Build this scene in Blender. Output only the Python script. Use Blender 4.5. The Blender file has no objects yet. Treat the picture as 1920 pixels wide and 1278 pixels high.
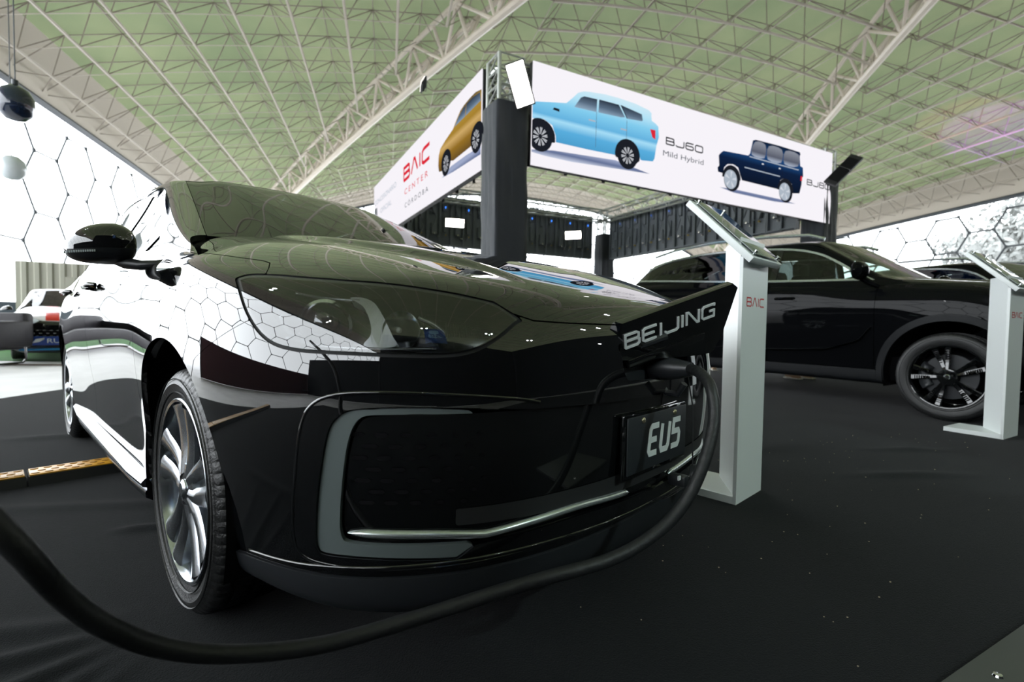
import bpy, bmesh, math, random
import numpy as np
from mathutils import Vector, Matrix
random.seed(7)
C = bpy.context.scene.collection
SC = bpy.context.scene
PI = math.pi

# ------------------------------------------------------------ camera
CAMP = dict(f=925.2, pitch=.0372, roll=-.0146, h=.7747)
cd = bpy.data.cameras.new('camera'); cam = bpy.data.objects.new('camera', cd); C.objects.link(cam)
cd.sensor_width = 36; cd.lens = 36 * CAMP['f'] / 1920; cd.clip_start = .02; cd.clip_end = 500
cam.location = (0, 0, CAMP['h'])
cam.rotation_euler = (Matrix.Rotation(PI/2 - CAMP['pitch'], 4, 'X') @ Matrix.Rotation(-CAMP['roll'], 4, 'Z')).to_euler()
cd.dof.use_dof = True; cd.dof.focus_distance = 1.45; cd.dof.aperture_fstop = 3.2
SC.camera = cam

# ------------------------------------------------------------ world and exposure
w = bpy.data.worlds.new('sky'); SC.world = w; w.use_nodes = True
nt = w.node_tree; bg = nt.nodes['Background']
bg.inputs[0].default_value = (.93, .97, 1.0, 1); bg.inputs[1].default_value = 6.6
SC.view_settings.view_transform = 'Standard'; SC.view_settings.look = 'None'
SC.view_settings.gamma = 1; SC.view_settings.use_curve_mapping = False
SC.view_settings.exposure = 0.0
SC.cycles.use_denoising = True
SC.cycles.max_bounces = 8; SC.cycles.transparent_max_bounces = 16
SC.cycles.sample_clamp_indirect = 6
SC.cycles.caustics_reflective = False; SC.cycles.caustics_refractive = False

# ------------------------------------------------------------ helpers
def mesh_obj(name, V, F, mat=None, parent=None, smooth=True, mats=None, mi=None, sharp=None):
    me = bpy.data.meshes.new(name)
    me.from_pydata([tuple(map(float, v)) for v in V], [], [tuple(int(i) for i in f) for f in F])
    if mats:
        for m_ in mats: me.materials.append(m_)
        if mi is not None: me.polygons.foreach_set('material_index', np.array(mi, dtype=np.int32))
    elif mat: me.materials.append(mat)
    if smooth:
        me.polygons.foreach_set('use_smooth', np.ones(len(me.polygons), dtype=bool))
        if sharp is not None: me.set_sharp_from_angle(angle=math.radians(sharp))
    me.update()
    o = bpy.data.objects.new(name, me); C.objects.link(o)
    if parent: o.parent = parent
    return o

def thing(name, label, cat, loc=(0, 0, 0), rotz=0, group=None):
    o = bpy.data.objects.new(name, None); C.objects.link(o)
    o.empty_display_size = .1
    o.location = loc; o.rotation_euler = (0, 0, rotz)
    o['label'] = label; o['category'] = cat
    if group: o['group'] = group
    return o
def tag(o, label, cat, group=None):
    o['label'] = label; o['category'] = cat
    if group: o['group'] = group
    return o
def struct(o): o['kind'] = 'structure'; return o
def copy_tree(o, parent=None):
    c = o.copy(); C.objects.link(c); c.parent = parent
    for ch in list(o.children): copy_tree(ch, c)
    return c

class MB:
    """collects shapes, then links them as ONE mesh object"""
    def __init__(s): s.V = []; s.F = []
    def add(s, V, F):
        n = len(s.V); s.V += [tuple(v) for v in V]; s.F += [tuple(i + n for i in f) for f in F]; return s
    def box(s, c, d, M=None, bev=0.0):
        x, y, z = [q / 2 for q in d]
        if bev <= 0:
            V = [(sx*x, sy*y, sz*z) for sz in (-1, 1) for sy in (-1, 1) for sx in (-1, 1)]
            F = [(0,2,3,1), (4,5,7,6), (0,1,5,4), (2,6,7,3), (0,4,6,2), (1,3,7,5)]
        else:
            bm = bmesh.new(); bmesh.ops.create_cube(bm, size=1)
            for v in bm.verts: v.co = Vector((v.co.x*2*x, v.co.y*2*y, v.co.z*2*z))
            bmesh.ops.bevel(bm, geom=bm.edges[:], offset=min(bev, .49*min(d)), segments=2, affect='EDGES', profile=.5)
            V = [v.co[:] for v in bm.verts]; F = [tuple(v.index for v in f.verts) for f in bm.faces]; bm.free()
        if M is not None: V = [(M @ Vector(v))[:] for v in V]
        V = [(v[0]+c[0], v[1]+c[1], v[2]+c[2]) for v in V]
        return s.add(V, F)
    def tube(s, pts, r, n=8, cap=True, rs=None, flat=None):
        pts = [Vector(p) for p in pts]; N = len(pts); V = []; F = []
        T = [(pts[min(i+1, N-1)] - pts[max(i-1, 0)]).normalized() for i in range(N)]
        up = Vector((0, 0, 1)) if abs(T[0].z) < .9 else Vector((1, 0, 0))
        a = (up - T[0]*up.dot(T[0])).normalized()
        for i in range(N):
            a = (a - T[i]*a.dot(T[i])).normalized(); b = T[i].cross(a)
            rr = rs[i] if rs else r
            for k in range(n):
                t = 2*PI*k/n
                V.append((pts[i] + a*math.cos(t)*rr*(flat or 1) + b*math.sin(t)*rr)[:])
        for i in range(N-1):
            for k in range(n):
                k2 = (k+1) % n
                F.append((i*n+k, i*n+k2, (i+1)*n+k2, (i+1)*n+k))
        if cap: F.append(tuple(range(n))[::-1]); F.append(tuple((N-1)*n+k for k in range(n)))
        return s.add(V, F)
    def bar(s, a, b, r, n=6): return s.tube([a, b], r, n)
    def lathe(s, prof, n=32, axis='z', c=(0, 0, 0), close=False):
        """prof: (radius, height) pairs, revolved about the axis"""
        V = []; F = []; m = len(prof)
        for k in range(n):
            t = 2*PI*k/n; ct, st = math.cos(t), math.sin(t)
            for (r, h) in prof:
                p = {'z': (r*ct, r*st, h), 'y': (r*ct, h, -r*st), 'x': (h, r*ct, r*st)}[axis]
                V.append((p[0]+c[0], p[1]+c[1], p[2]+c[2]))
        for k in range(n):
            k2 = (k+1) % n
            for j in range(m-1 + (1 if close else 0)):
                j2 = (j+1) % m
                F.append((k*m+j, k2*m+j, k2*m+j2, k*m+j2))
        return s.add(V, F)
    def prism(s, poly, h, M=None):
        """closed outline in xy, thickness h in z (0..h)"""
        n = len(poly); V = [(p[0], p[1], 0) for p in poly] + [(p[0], p[1], h) for p in poly]
        F = [tuple(range(n))[::-1], tuple(range(n, 2*n))] + [(i, (i+1) % n, n+(i+1) % n, n+i) for i in range(n)]
        if M is not None: V = [(M @ Vector(v))[:] for v in V]
        return s.add(V, F)
    def build(s, name, mat, parent=None, smooth=False, sharp=35):
        return mesh_obj(name, s.V, s.F, mat, parent, smooth, sharp=sharp if smooth else None)

def mat(name, col, rough=.5, metal=0, spec=.5, coat=0, emit=None, es=0, bump=None, var=None, trans=0, ior=1.5, sheen=0):
    """procedural principled material; bump=(scale,strength[,detail]); var=(scale,amount) mottles the base colour"""
    m = bpy.data.materials.new(name); m.use_nodes = True; n = m.node_tree.nodes; l = m.node_tree.links
    b = n['Principled BSDF']; col = tuple(col) + (1,) if len(col) == 3 else col
    b.inputs['Base Color'].default_value = col; b.inputs['Roughness'].default_value = rough
    b.inputs['Metallic'].default_value = metal; b.inputs['Specular IOR Level'].default_value = spec
    b.inputs['Coat Weight'].default_value = coat; b.inputs['Coat Roughness'].default_value = .02
    b.inputs['Transmission Weight'].default_value = trans; b.inputs['IOR'].default_value = ior
    b.inputs['Sheen Weight'].default_value = sheen
    if emit: b.inputs['Emission Color'].default_value = tuple(emit) + (1,); b.inputs['Emission Strength'].default_value = es
    if bump or var:
        tc = n.new('ShaderNodeTexCoord')
    if var:
        tx = n.new('ShaderNodeTexNoise'); tx.inputs['Scale'].default_value = var[0]; tx.inputs['Detail'].default_value = 5
        l.new(tc.outputs['Object'], tx.inputs['Vector'])
        mx = n.new('ShaderNodeMix'); mx.data_type = 'RGBA'; a = var[1]
        mx.inputs[6].default_value = tuple(c*(1-a) for c in col[:3]) + (1,)
        mx.inputs[7].default_value = tuple(min(1, c*(1+a)) for c in col[:3]) + (1,)
        l.new(tx.outputs['Fac'], mx.inputs[0]); l.new(mx.outputs[2], b.inputs['Base Color'])
    if bump:
        tb = n.new('ShaderNodeTexNoise'); tb.inputs['Scale'].default_value = bump[0]; tb.inputs['Detail'].default_value = bump[2] if len(bump) > 2 else 4
        l.new(tc.outputs['Object'], tb.inputs['Vector'])
        bp = n.new('ShaderNodeBump'); bp.inputs['Strength'].default_value = bump[1]; bp.inputs['Distance'].default_value = .01
        l.new(tb.outputs['Fac'], bp.inputs['Height']); l.new(bp.outputs['Normal'], b.inputs['Normal'])
    return m

def glass_mat(name, tint, refl=1.0, ior=1.5, rough=0.0):
    """thin sheet glass: tinted see-through plus fresnel mirror"""
    m = bpy.data.materials.new(name); m.use_nodes = True; n = m.node_tree.nodes; l = m.node_tree.links
    n.remove(n['Principled BSDF']); out = n['Material Output']
    t = n.new('ShaderNodeBsdfTransparent'); t.inputs[0].default_value = tuple(tint) + (1,)
    g = n.new('ShaderNodeBsdfGlossy'); g.inputs['Roughness'].default_value = rough; g.inputs[0].default_value = (refl, refl, refl, 1)
    f = n.new('ShaderNodeFresnel'); f.inputs[0].default_value = ior
    x = n.new('ShaderNodeMixShader')
    l.new(f.outputs[0], x.inputs[0]); l.new(t.outputs[0], x.inputs[1]); l.new(g.outputs[0], x.inputs[2]); l.new(x.outputs[0], out.inputs[0])
    return m
#SURF
# ------------------------------------------------------------ spline surfaces that can be cut into panels
def bs_basis(n, ts):
    """clamped uniform cubic B-spline basis for n control points at parameters ts in 0..1"""
    k = 3; kn = np.concatenate([np.zeros(k), np.linspace(0, 1, n-k+1), np.ones(k)])
    ts = np.clip(ts, 0, 1-1e-9)
    B = np.zeros((len(ts), n+k))
    for i in range(n+k): B[:, i] = (ts >= kn[i]) & (ts < kn[i+1])
    for d in range(1, k+1):
        Nb = np.zeros((len(ts), n+k-d))
        for i in range(n+k-d):
            a = kn[i+d]-kn[i]; b = kn[i+d+1]-kn[i+1]
            if a > 0: Nb[:, i] += (ts-kn[i])/a*B[:, i]
            if b > 0: Nb[:, i] += (kn[i+d+1]-ts)/b*B[:, i+1]
        B = Nb
    return B
def sdpoly(px, py, poly):
    """signed distance to a closed polygon, positive inside"""
    poly = np.asarray(poly, float); px = np.asarray(px, float); py = np.asarray(py, float)
    d = np.full(px.shape, 1e9); ins = np.zeros(px.shape, bool)
    n = len(poly)
    for i in range(n):
        ax, ay = poly[i]; bx, by = poly[(i+1) % n]
        ex, ey = bx-ax, by-ay; L = ex*ex+ey*ey+1e-12
        t = np.clip(((px-ax)*ex+(py-ay)*ey)/L, 0, 1)
        d = np.minimum(d, (px-ax-t*ex)**2+(py-ay-t*ey)**2)
        c = (ay > py) != (by > py)
        with np.errstate(divide='ignore', invalid='ignore'):
            xi = ax+(py-ay)*ex/(ey if ey != 0 else 1e-12)
        ins ^= c & (px < xi)
    d = np.sqrt(d)
    return np.where(ins, d, -d)
def smooth_closed(pts, n=8):
    """closed Catmull-Rom through points; a point (x,y,1) stays a corner"""
    P = [np.array(p[:2], float) for p in pts]; cor = [len(p) > 2 for p in pts]; N = len(P); out = []
    for i in range(N):
        p0, p1, p2, p3 = P[i-1], P[i], P[(i+1) % N], P[(i+2) % N]
        m1 = (p2-p1)*.5 if cor[i] else (p2-p0)*.5
        m2 = (p2-p1)*.5 if cor[(i+1) % N] else (p3-p1)*.5
        for k in range(n):
            t = k/n; t2, t3 = t*t, t*t*t
            out.append((2*t3-3*t2+1)*p1+(t3-2*t2+t)*m1+(-2*t3+3*t2)*p2+(t3-t2)*m2)
    return np.array(out)
def smooth_open(pts, n=8):
    P = np.array([p[:2] for p in pts] if len(pts[0]) <= 3 and False else pts, float); N = len(P); out = []
    for i in range(N-1):
        p0, p1, p2, p3 = P[max(i-1, 0)], P[i], P[i+1], P[min(i+2, N-1)]
        for k in range(n):
            t = k/n; t2, t3 = t*t, t*t*t
            out.append((2*t3-3*t2+1)*p1+(t3-2*t2+t)*(p2-p0)*.5+(-2*t3+3*t2)*p2+(t3-t2)*(p3-p1)*.5)
    out.append(P[-1]); return np.array(out)
class Surf:
    def __init__(s, net, nu, nv, us=None, vs=None, disp=None):
        s.net = np.array(net, float); s.disp = disp
        s.us = np.linspace(0, 1, nu) if us is None else us; s.vs = np.linspace(0, 1, nv) if vs is None else vs
        s.Bu = bs_basis(s.net.shape[0], s.us); s.Bv = bs_basis(s.net.shape[1], s.vs)
        s.P = np.einsum('ui,vj,ijk->uvk', s.Bu, s.Bv, s.net)
        s.N = s.normals(s.P)
        s.U, s.W = np.meshgrid(s.us, s.vs, indexing='ij')
        if disp is not None:
            s.P = disp(s.P, s.N, s.U, s.W); s.N = s.normals(s.P)
    def normals(s, P):
        du = np.gradient(P, axis=0); dv = np.gradient(P, axis=1)
        n = np.cross(dv, du); return n/(np.linalg.norm(n, axis=2, keepdims=True)+1e-12)
    def at(s, u, v, off=0):
        """bilinear lookup on the dense grid; returns points raised by off"""
        u = np.atleast_1d(u); v = np.atleast_1d(v)
        fu = np.interp(u, s.us, np.arange(len(s.us))); fv = np.interp(v, s.vs, np.arange(len(s.vs)))
        i = np.clip(fu.astype(int), 0, len(s.us)-2); j = np.clip(fv.astype(int), 0, len(s.vs)-2)
        a = (fu-i)[:, None]; b = (fv-j)[:, None]
        def bl(A): return (A[i, j]*(1-a)+A[i+1, j]*a)*(1-b)+(A[i, j+1]*(1-a)+A[i+1, j+1]*a)*b
        n = bl(s.N); n /= np.linalg.norm(n, axis=1, keepdims=True)
        return bl(s.P)+n*off, n
    def cut(s, g, off=0.0, flange=.012):
        """the part of the surface where g>0, edges turned inwards; g has the grid's shape. returns V, F"""
        P = s.P + s.N*off; nu, nv = g.shape
        pos = g > 0
        q = pos[:-1, :-1].astype(int)+pos[1:, :-1]+pos[1:, 1:]+pos[:-1, 1:]
        idx = np.arange(nu*nv).reshape(nu, nv)
        full = np.argwhere(q == 4); F = [(idx[i, j], idx[i+1, j], idx[i+1, j+1], idx[i, j+1]) for i, j in full]
        Pf = P.reshape(-1, 3); Nf = s.N.reshape(-1, 3); gf = g.reshape(-1)
        exV = []; exN = []; cache = {}; base = nu*nv
        def cutv(a, b):
            k = (a, b) if a < b else (b, a)
            if k not in cache:
                a_, b_ = k; t = gf[a_]/(gf[a_]-gf[b_]); t = min(max(t, 0.0), 1.0)
                cache[k] = base+len(exV); exV.append(Pf[a_]*(1-t)+Pf[b_]*t); exN.append(Nf[a_]*(1-t)+Nf[b_]*t)
            return cache[k]
        for i, j in np.argwhere((q > 0) & (q < 4)):
            c = [idx[i, j], idx[i+1, j], idx[i+1, j+1], idx[i, j+1]]; poly = []
            for k in range(4):
                a, b = c[k], c[(k+1) % 4]
                if gf[a] > 0: poly.append(a)
                if (gf[a] > 0) != (gf[b] > 0): poly.append(cutv(a, b))
            if len(poly) >= 3: F.append(tuple(poly))
        V = np.vstack([Pf, np.array(exV).reshape(-1, 3)]); N = np.vstack([Nf, np.array(exN).reshape(-1, 3)])
        F = [f[::-1] for f in F]
        used = np.unique(np.array([k for f in F for k in f], dtype=int)) if F else np.array([], int)
        remap = -np.ones(len(V), int); remap[used] = np.arange(len(used))
        V = V[used]; N = N[used]; F = [tuple(int(remap[k]) for k in f) for f in F]
        if flange:
            cnt = {}
            for f in F:
                for k in range(len(f)):
                    a, b = f[k], f[(k+1) % len(f)]
                    e = (a, b) if a < b else (b, a)
                    if e in cnt: cnt[e] = None
                    else: cnt[e] = (a, b)
            be = [e for e in cnt.values() if e]
            bv = sorted({k for e in be for k in e}); m0 = {k: len(V)+i for i, k in enumerate(bv)}
            nb = len(bv); m1 = {k: len(V)+nb+i for i, k in enumerate(bv)}
            if bv:
                V = np.vstack([V, V[bv], V[bv]-N[bv]*flange])
                F += [(m0[b], m0[a], m1[a], m1[b]) for a, b in be]
        return V, F
#END
#SURF
# ------------------------------------------------------------ body shape of the electric sedan (x forward from front axle, y>0 = side seen, z up)
CH = [(.92,.77),(.89,.785),(.85,.818),(.8,.852),(.7,.890),(.6,.920),(.45,.957),(.3,.987),(.1,1.022),(-.1,1.050),(-.3,1.070),(-.45,1.082),(-.6,1.088),(-2.6,1.08),(-3.0,1.09),(-3.4,1.07),(-3.6,1.03)]
def hoodz(x, y):
    xs = [c[0] for c in CH][::-1]; zs = [c[1] for c in CH][::-1]
    return np.interp(x, xs, zs) - .05*(abs(y)/.72)**3*np.interp(x, [-.6, -.35, .0, .4], [.15, .3, .75, 1])
RW = {  # (outward offset, height) rows from sill to shoulder
 'rear': [(-.16,.24),(-.03,.25),(-.01,.33),(0,.45),(0,.56),(-.01,.68),(-.04,.80),(-.06,.92),(-.08,1.00),(-.12,1.04)],
 'rcor': [(-.16,.22),(-.04,.23),(-.02,.32),(0,.45),(0,.57),(-.005,.69),(-.02,.80),(-.045,.90),(-.08,.99),(-.13,1.03)],
 'door': [(-.14,.20),(-.055,.205),(-.035,.29),(-.04,.40),(-.016,.54),(-.001,.68),(.002,.80),(-.006,.89),(-.022,.955),(-.075,.99)],
 'dor2': [(-.14,.20),(-.055,.205),(-.035,.29),(-.04,.40),(-.016,.54),(-.001,.68),(.002,.79),(-.012,.875),(-.040,.94),(-.095,.975)],
 'arch': [(-.14,.20),(-.03,.205),(-.015,.30),(-.008,.42),(.004,.56),(.008,.67),(.0,.77),(-.012,.86),(-.038,.925),(-.108,.960)],
 'arc1': [(-.13,.195),(-.035,.20),(-.018,.30),(-.008,.42),(.003,.56),(.004,.665),(-.005,.76),(-.018,.84),(-.046,.893),(-.108,.926)],
 'arc2': [(-.12,.19),(-.04,.20),(-.02,.30),(-.008,.42),(.002,.55),(.0,.655),(-.008,.74),(-.027,.81),(-.060,.868),(-.118,.903)],
 'cor0': [(-.12,.17),(-.05,.19),(-.035,.28),(-.012,.41),(0,.53),(-.002,.64),(-.010,.725),(-.032,.79),(-.068,.848),(-.122,.886)],
 'cor1': [(-.12,.165),(-.055,.18),(-.04,.27),(-.014,.39),(0,.51),(-.002,.63),(-.010,.715),(-.028,.775),(-.058,.830),(-.106,.869)],
 'cor2': [(-.12,.165),(-.05,.18),(-.036,.26),(-.012,.38),(0,.49),(-.002,.615),(-.012,.70),(-.028,.755),(-.056,.806),(-.09,.843)],
 'frt1': [(-.12,.165),(-.045,.18),(-.03,.26),(-.01,.37),(0,.49),(-.002,.605),(-.010,.69),(-.020,.742),(-.038,.788),(-.068,.83)],
 'frt0': [(-.12,.165),(-.035,.18),(-.025,.26),(-.008,.37),(0,.49),(-.002,.60),(-.010,.69),(-.018,.74),(-.035,.78),(-.062,.825)],
}
COLS = [(-3.72,0,180,'rear',-3.2),(-3.71,.30,176,'rear',-3.15),(-3.66,.56,160,'rear',-3.1),(-3.52,.76,140,'rcor',-3.0),(-3.28,.86,112,'rcor',-2.85),
 (-2.98,.90,96,'arch',-2.7),(-2.67,.912,90,'arch',-2.5),(-2.35,.912,90,'arch',-2.25),(-1.95,.912,90,'door',-1.9),(-1.5,.912,90,'door',-1.5),(-1.1,.91,90,'door',-1.1),(-.75,.908,90,'dor2',-.75),
 (-.45,.908,90,'dor2',-.45),(-.2,.912,90,'arch',-.25),(.02,.912,90,'arch',-.08),(.21,.906,86,'arc1',.04),(.37,.890,78,'arc2',.14),(.52,.850,66,'cor0',.24),(.645,.785,54,'cor1',.33),
 (.75,.69,42,'cor1',.40),(.83,.56,28,'cor2',.46),(.878,.39,14,'frt1',.52),(.90,.19,6,'frt0',.57),(.905,0,0,'frt0',.60)]
def body_net():
    half = []
    for (x, y, a, rw, cx) in COLS:
        n = np.array([math.cos(math.radians(a)), math.sin(math.radians(a))]); r = []
        for d, z in RW[rw]: r.append((x+n[0]*d, y+n[1]*d, z))
        x9, y9, z9 = r[-1]
        for f in (.14, .36, .64, .90, 1.0):
            xx = x9+(cx-x9)*f; yy = y9*(1-f); zz = hoodz(xx, yy)
            r.append((xx, yy, zz if f > .3 else max(zz, z9*.4+zz*.6)))
        half.append(r)
    H = np.array(half); M = H[:-1][::-1].copy(); M[:, :, 1] *= -1
    return np.vstack([H, M])
def body_disp(P, N, U, W):
    # hood power creases: centre panel slightly raised with a soft edge
    x, y, z = P[..., 0], P[..., 1], P[..., 2]; ay = np.abs(y)
    edge = np.interp(x, [-.6, 0, .4, .8], [.50, .50, .44, .34])
    sm = np.clip((edge+.022-ay)/.045, 0, 1); sm = sm*sm*(3-2*sm)
    m = np.clip((W-.60)/.06, 0, 1)*np.clip((.78-x)/.25, 0, 1)*(x > -1)
    P = P.copy(); P[..., 2] += .016*sm*m
    return P
NET = body_net()
_bw = np.linspace(0, 1, 4001); _bd = .35+1.3*np.exp(-((_bw-.5)/.13)**2); _bc = np.r_[0, np.cumsum((_bd[1:]+_bd[:-1])/2)]; BU = np.interp(np.linspace(0, _bc[-1], 1700), _bc, _bw)
BODY = Surf(NET, 1700, 150, us=BU, disp=body_disp)
# metric coordinates on the skin: SA = length round the car from the nose centre, SB = girth upwards from the sill edge
_mid = BODY.P[:, 52]; _d = np.r_[0, np.cumsum(np.linalg.norm(np.diff(_mid, axis=0), axis=1))]
SA1 = -(_d - _d[len(_d)//2]); SA = np.repeat(SA1[:, None], BODY.P.shape[1], 1)
SB = np.concatenate([np.zeros((BODY.P.shape[0], 1)), np.cumsum(np.linalg.norm(np.diff(BODY.P, axis=1), axis=2), axis=1)], axis=1)
def on_skin(ab, off=0.0):
    """(A,B) skin coordinates -> points and normals"""
    ab = np.asarray(ab, float); us = np.interp(ab[:, 0], SA1[::-1], BODY.us[::-1]); P = []; N = []
    for (a, b), u in zip(ab, us):
        i = int(round(np.interp(u, BODY.us, np.arange(len(BODY.us))))); v = np.interp(b, SB[i], BODY.vs)
        p, n = BODY.at(u, v, off); P.append(p[0]); N.append(n[0])
    return np.array(P), np.array(N)
# ---- cabin: windscreen, roof, rear window and sides in one surface
def cabin_net():
    st = []
    for a in (0, .18, .38, .6, .82, 1.0):
        cx, cz = -.30-1.00*a, 1.06+.455*a-.02*a*a+.03*a*(1-a)
        ex, ey, ez = -.47-.92*a, .69-.150*a, 1.068+.405*a+.02*a*(1-a)
        ox, oy, oz = ex-.035, ey+.075, ez-.035
        bx, by, bz = ox+.02*a, .845, .985
        k = max(0, 1-a/.3); oy -= .012*k; fo = k
        st.append([(cx,0,cz),(cx-.02,.22,cz-.002),(cx*.7+ex*.3,.42,cz*.7+ez*.3),(ex*.97+cx*.03,ey-.08,ez*.9+cz*.1),(ex,ey+.015,ez),(ox+.07*fo,oy,oz+.012+.004*fo),
                   (ox+.17*fo,oy*.78+by*.22-.005*fo,oz*.70+bz*.30-.004*fo),(bx+.27*fo,oy*.3+by*.7-.018*fo,oz*.3+bz*.7-.045*fo),(bx+.33*fo,by-.03*fo,bz-.085*fo),(bx+.36*fo,by+.02-.04*fo,bz-.06-.09*fo)])
    for x, z, e in ((-1.62,1.515,.60),(-1.9,1.52,.61),(-2.2,1.512,.61),(-2.48,1.485,.60)):
        st.append([(x,0,z),(x,.22,z-.003),(x,.42,z-.014),(x,e-.09,z-.030),(x,e,z-.048),(x,e+.05,z-.10),(x,e+.095,z-.21),(x,.80,1.10),(x,.845,.99),(x,.865,.93)])
    for x, z, e, sx in ((-2.72,1.435,.57,-.02),(-2.95,1.34,.56,-.01),(-3.15,1.235,.57,0),(-3.30,1.15,.59,0),(-3.42,1.075,.62,.02)):
        zb = 1.0; t = z-.045
        st.append([(x,0,z),(x,.22,z-.003),(x+.0,.40,z-.012),(x+.01+sx,e-.10,z-.026),(x+.03+sx,e,t),(x+.05+sx,e+.06,t-.03-.2*(t-zb)*.3),(x+.05,e*.5+.40+.02,t*.6+zb*.4),(x+.05,.78,t*.25+zb*.75),(x+.05,.825,zb),(x+.05,.85,zb-.06)])
    H = np.array(st)               # stations x rows (centre -> belt)
    M = H[:, 1:][:, ::-1].copy(); M[:, :, 1] *= -1
    return np.concatenate([M, H], axis=1)
CABIN = Surf(cabin_net(), 360, 300)
#END
# ------------------------------------------------------------ materials of the cars
M_PAINT = mat('gloss_black_paint', (.0035, .0038, .0045), rough=.025, spec=.6, coat=1.0)
M_PIANO = mat('piano_black_plastic', (.004, .0045, .005), rough=.06, spec=.5, coat=.6)
M_SATIN = mat('satin_black_plastic', (.018, .02, .023), rough=.38)
M_CLAD = mat('grained_dark_cladding', (.007, .008, .0095), rough=.5, spec=.2, bump=(150, .15))
M_MATTE = mat('matte_black_rubber', (.012, .013, .014), rough=.75)
M_DEEP = mat('wheel_well_felt', (.006, .006, .007), rough=.95, spec=.1)
M_GLASS = glass_mat('tinted_glass', (.42, .50, .47), ior=1.6)
M_DARKGLASS = glass_mat('privacy_glass', (.05, .06, .06), ior=1.6)
M_CLEAR = glass_mat('clear_lens', (.93, .95, .96), ior=1.85)
M_PAINT2 = mat('black_show_paint', (.003, .0033, .004), rough=.03, spec=.04, coat=.14)
M_SILL = mat('sill_silver', (.17, .18, .195), rough=.2, metal=1)
M_CHROME = mat('polished_chrome', (.75, .78, .8), rough=.08, metal=1)
M_ALU = mat('satin_silver_alloy', (.55, .58, .61), rough=.22, metal=1)
M_ALUD = mat('dark_silver_alloy', (.22, .24, .26), rough=.3, metal=1)
M_STRIP = mat('brushed_silver_strip', (.62, .68, .68), rough=.25, metal=.85)
M_TYRE = mat('tyre_rubber', (.012, .0125, .013), rough=.42, spec=.55, bump=(180, .25))
M_LAMPIN = mat('lamp_bezel_black', (.008, .009, .01), rough=.22)
M_REFL = mat('lamp_reflector', (.7, .73, .76), rough=.12, metal=1)
M_GLASSB = mat('projector_glass', (.02, .025, .03), rough=.02, spec=.8, coat=1)
M_CLEARB = mat('frosted_clear_plastic', (.6, .65, .68), rough=.15, spec=.7)
M_FLETTER = mat('bright_badge_metal', (.85, .87, .88), rough=.4, metal=.15)
M_FANG = mat('satin_silver_lamp_trim', (.66, .68, .7), rough=.38, metal=.6)
M_REFLD = mat('smoked_lamp_trim', (.28, .29, .3), rough=.25, metal=.9)
M_DRL = mat('smoked_light_guide', (.12, .145, .145), rough=.3, spec=.6)
M_GREYPL = mat('plate_grey', (.022, .026, .03), rough=.42)
M_LETTER = mat('plate_letter_white', (.72, .76, .76), rough=.45)
M_SEAT = mat('seat_leather', (.02, .02, .022), rough=.5, bump=(60, .3))
M_DASH = mat('dashboard_plastic', (.015, .016, .017), rough=.6)
M_BRASS = mat('zinc_screw', (.42, .38, .24), rough=.35, metal=.9)
M_REDL = mat('red_lamp_lens', (.25, .01, .01), rough=.1, coat=1)

def flipY(V, F):
    V = np.array(V, float).reshape(-1, 3).copy(); V[:, 1] *= -1
    return V, [tuple(f[::-1]) for f in F]
def cobj(name, V, F, m, parent, smooth=True, sharp=None):
    """car-space mesh (y>0 = the side in view) into Blender space"""
    V, F = flipY(V, F); return mesh_obj(name, V, F, m, parent, smooth, sharp=sharp)
def cmb(mb, name, m, parent, smooth=True, sharp=40):
    return cobj(name, mb.V, mb.F, m, parent, smooth, sharp)
def mirrored(mb):
    o = MB(); o.V = [(v[0], -v[1], v[2]) for v in mb.V]; o.F = [f[::-1] for f in mb.F]; return o
def strip_on(path, wd, hgt, n=6, base=0.0, taper=None):
    """half-round moulding lying on the body skin along (A,B) path"""
    path = smooth_open(path, n); P, N = on_skin(path, base); V = []; F = []; K = 7; m = len(P)
    for i in range(m):
        t = P[min(i+1, m-1)]-P[max(i-1, 0)]; t /= np.linalg.norm(t); b = np.cross(N[i], t); b /= np.linalg.norm(b)
        s = 1.0
        if taper: s = min(1, (i+.15)/taper, (m-1-i+.15)/taper)
        for k in range(K):
            a = PI*k/(K-1); V.append(P[i]+b*math.cos(a)*wd/2*s+N[i]*math.sin(a)*hgt*(.4+.6*s))
    for i in range(m-1):
        for k in range(K-1): F.append((i*K+k, i*K+k+1, (i+1)*K+k+1, (i+1)*K+k))
    F.append(tuple(range(K))); F.append(tuple((m-1)*K+k for k in range(K))[::-1])
    return V, F

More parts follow.
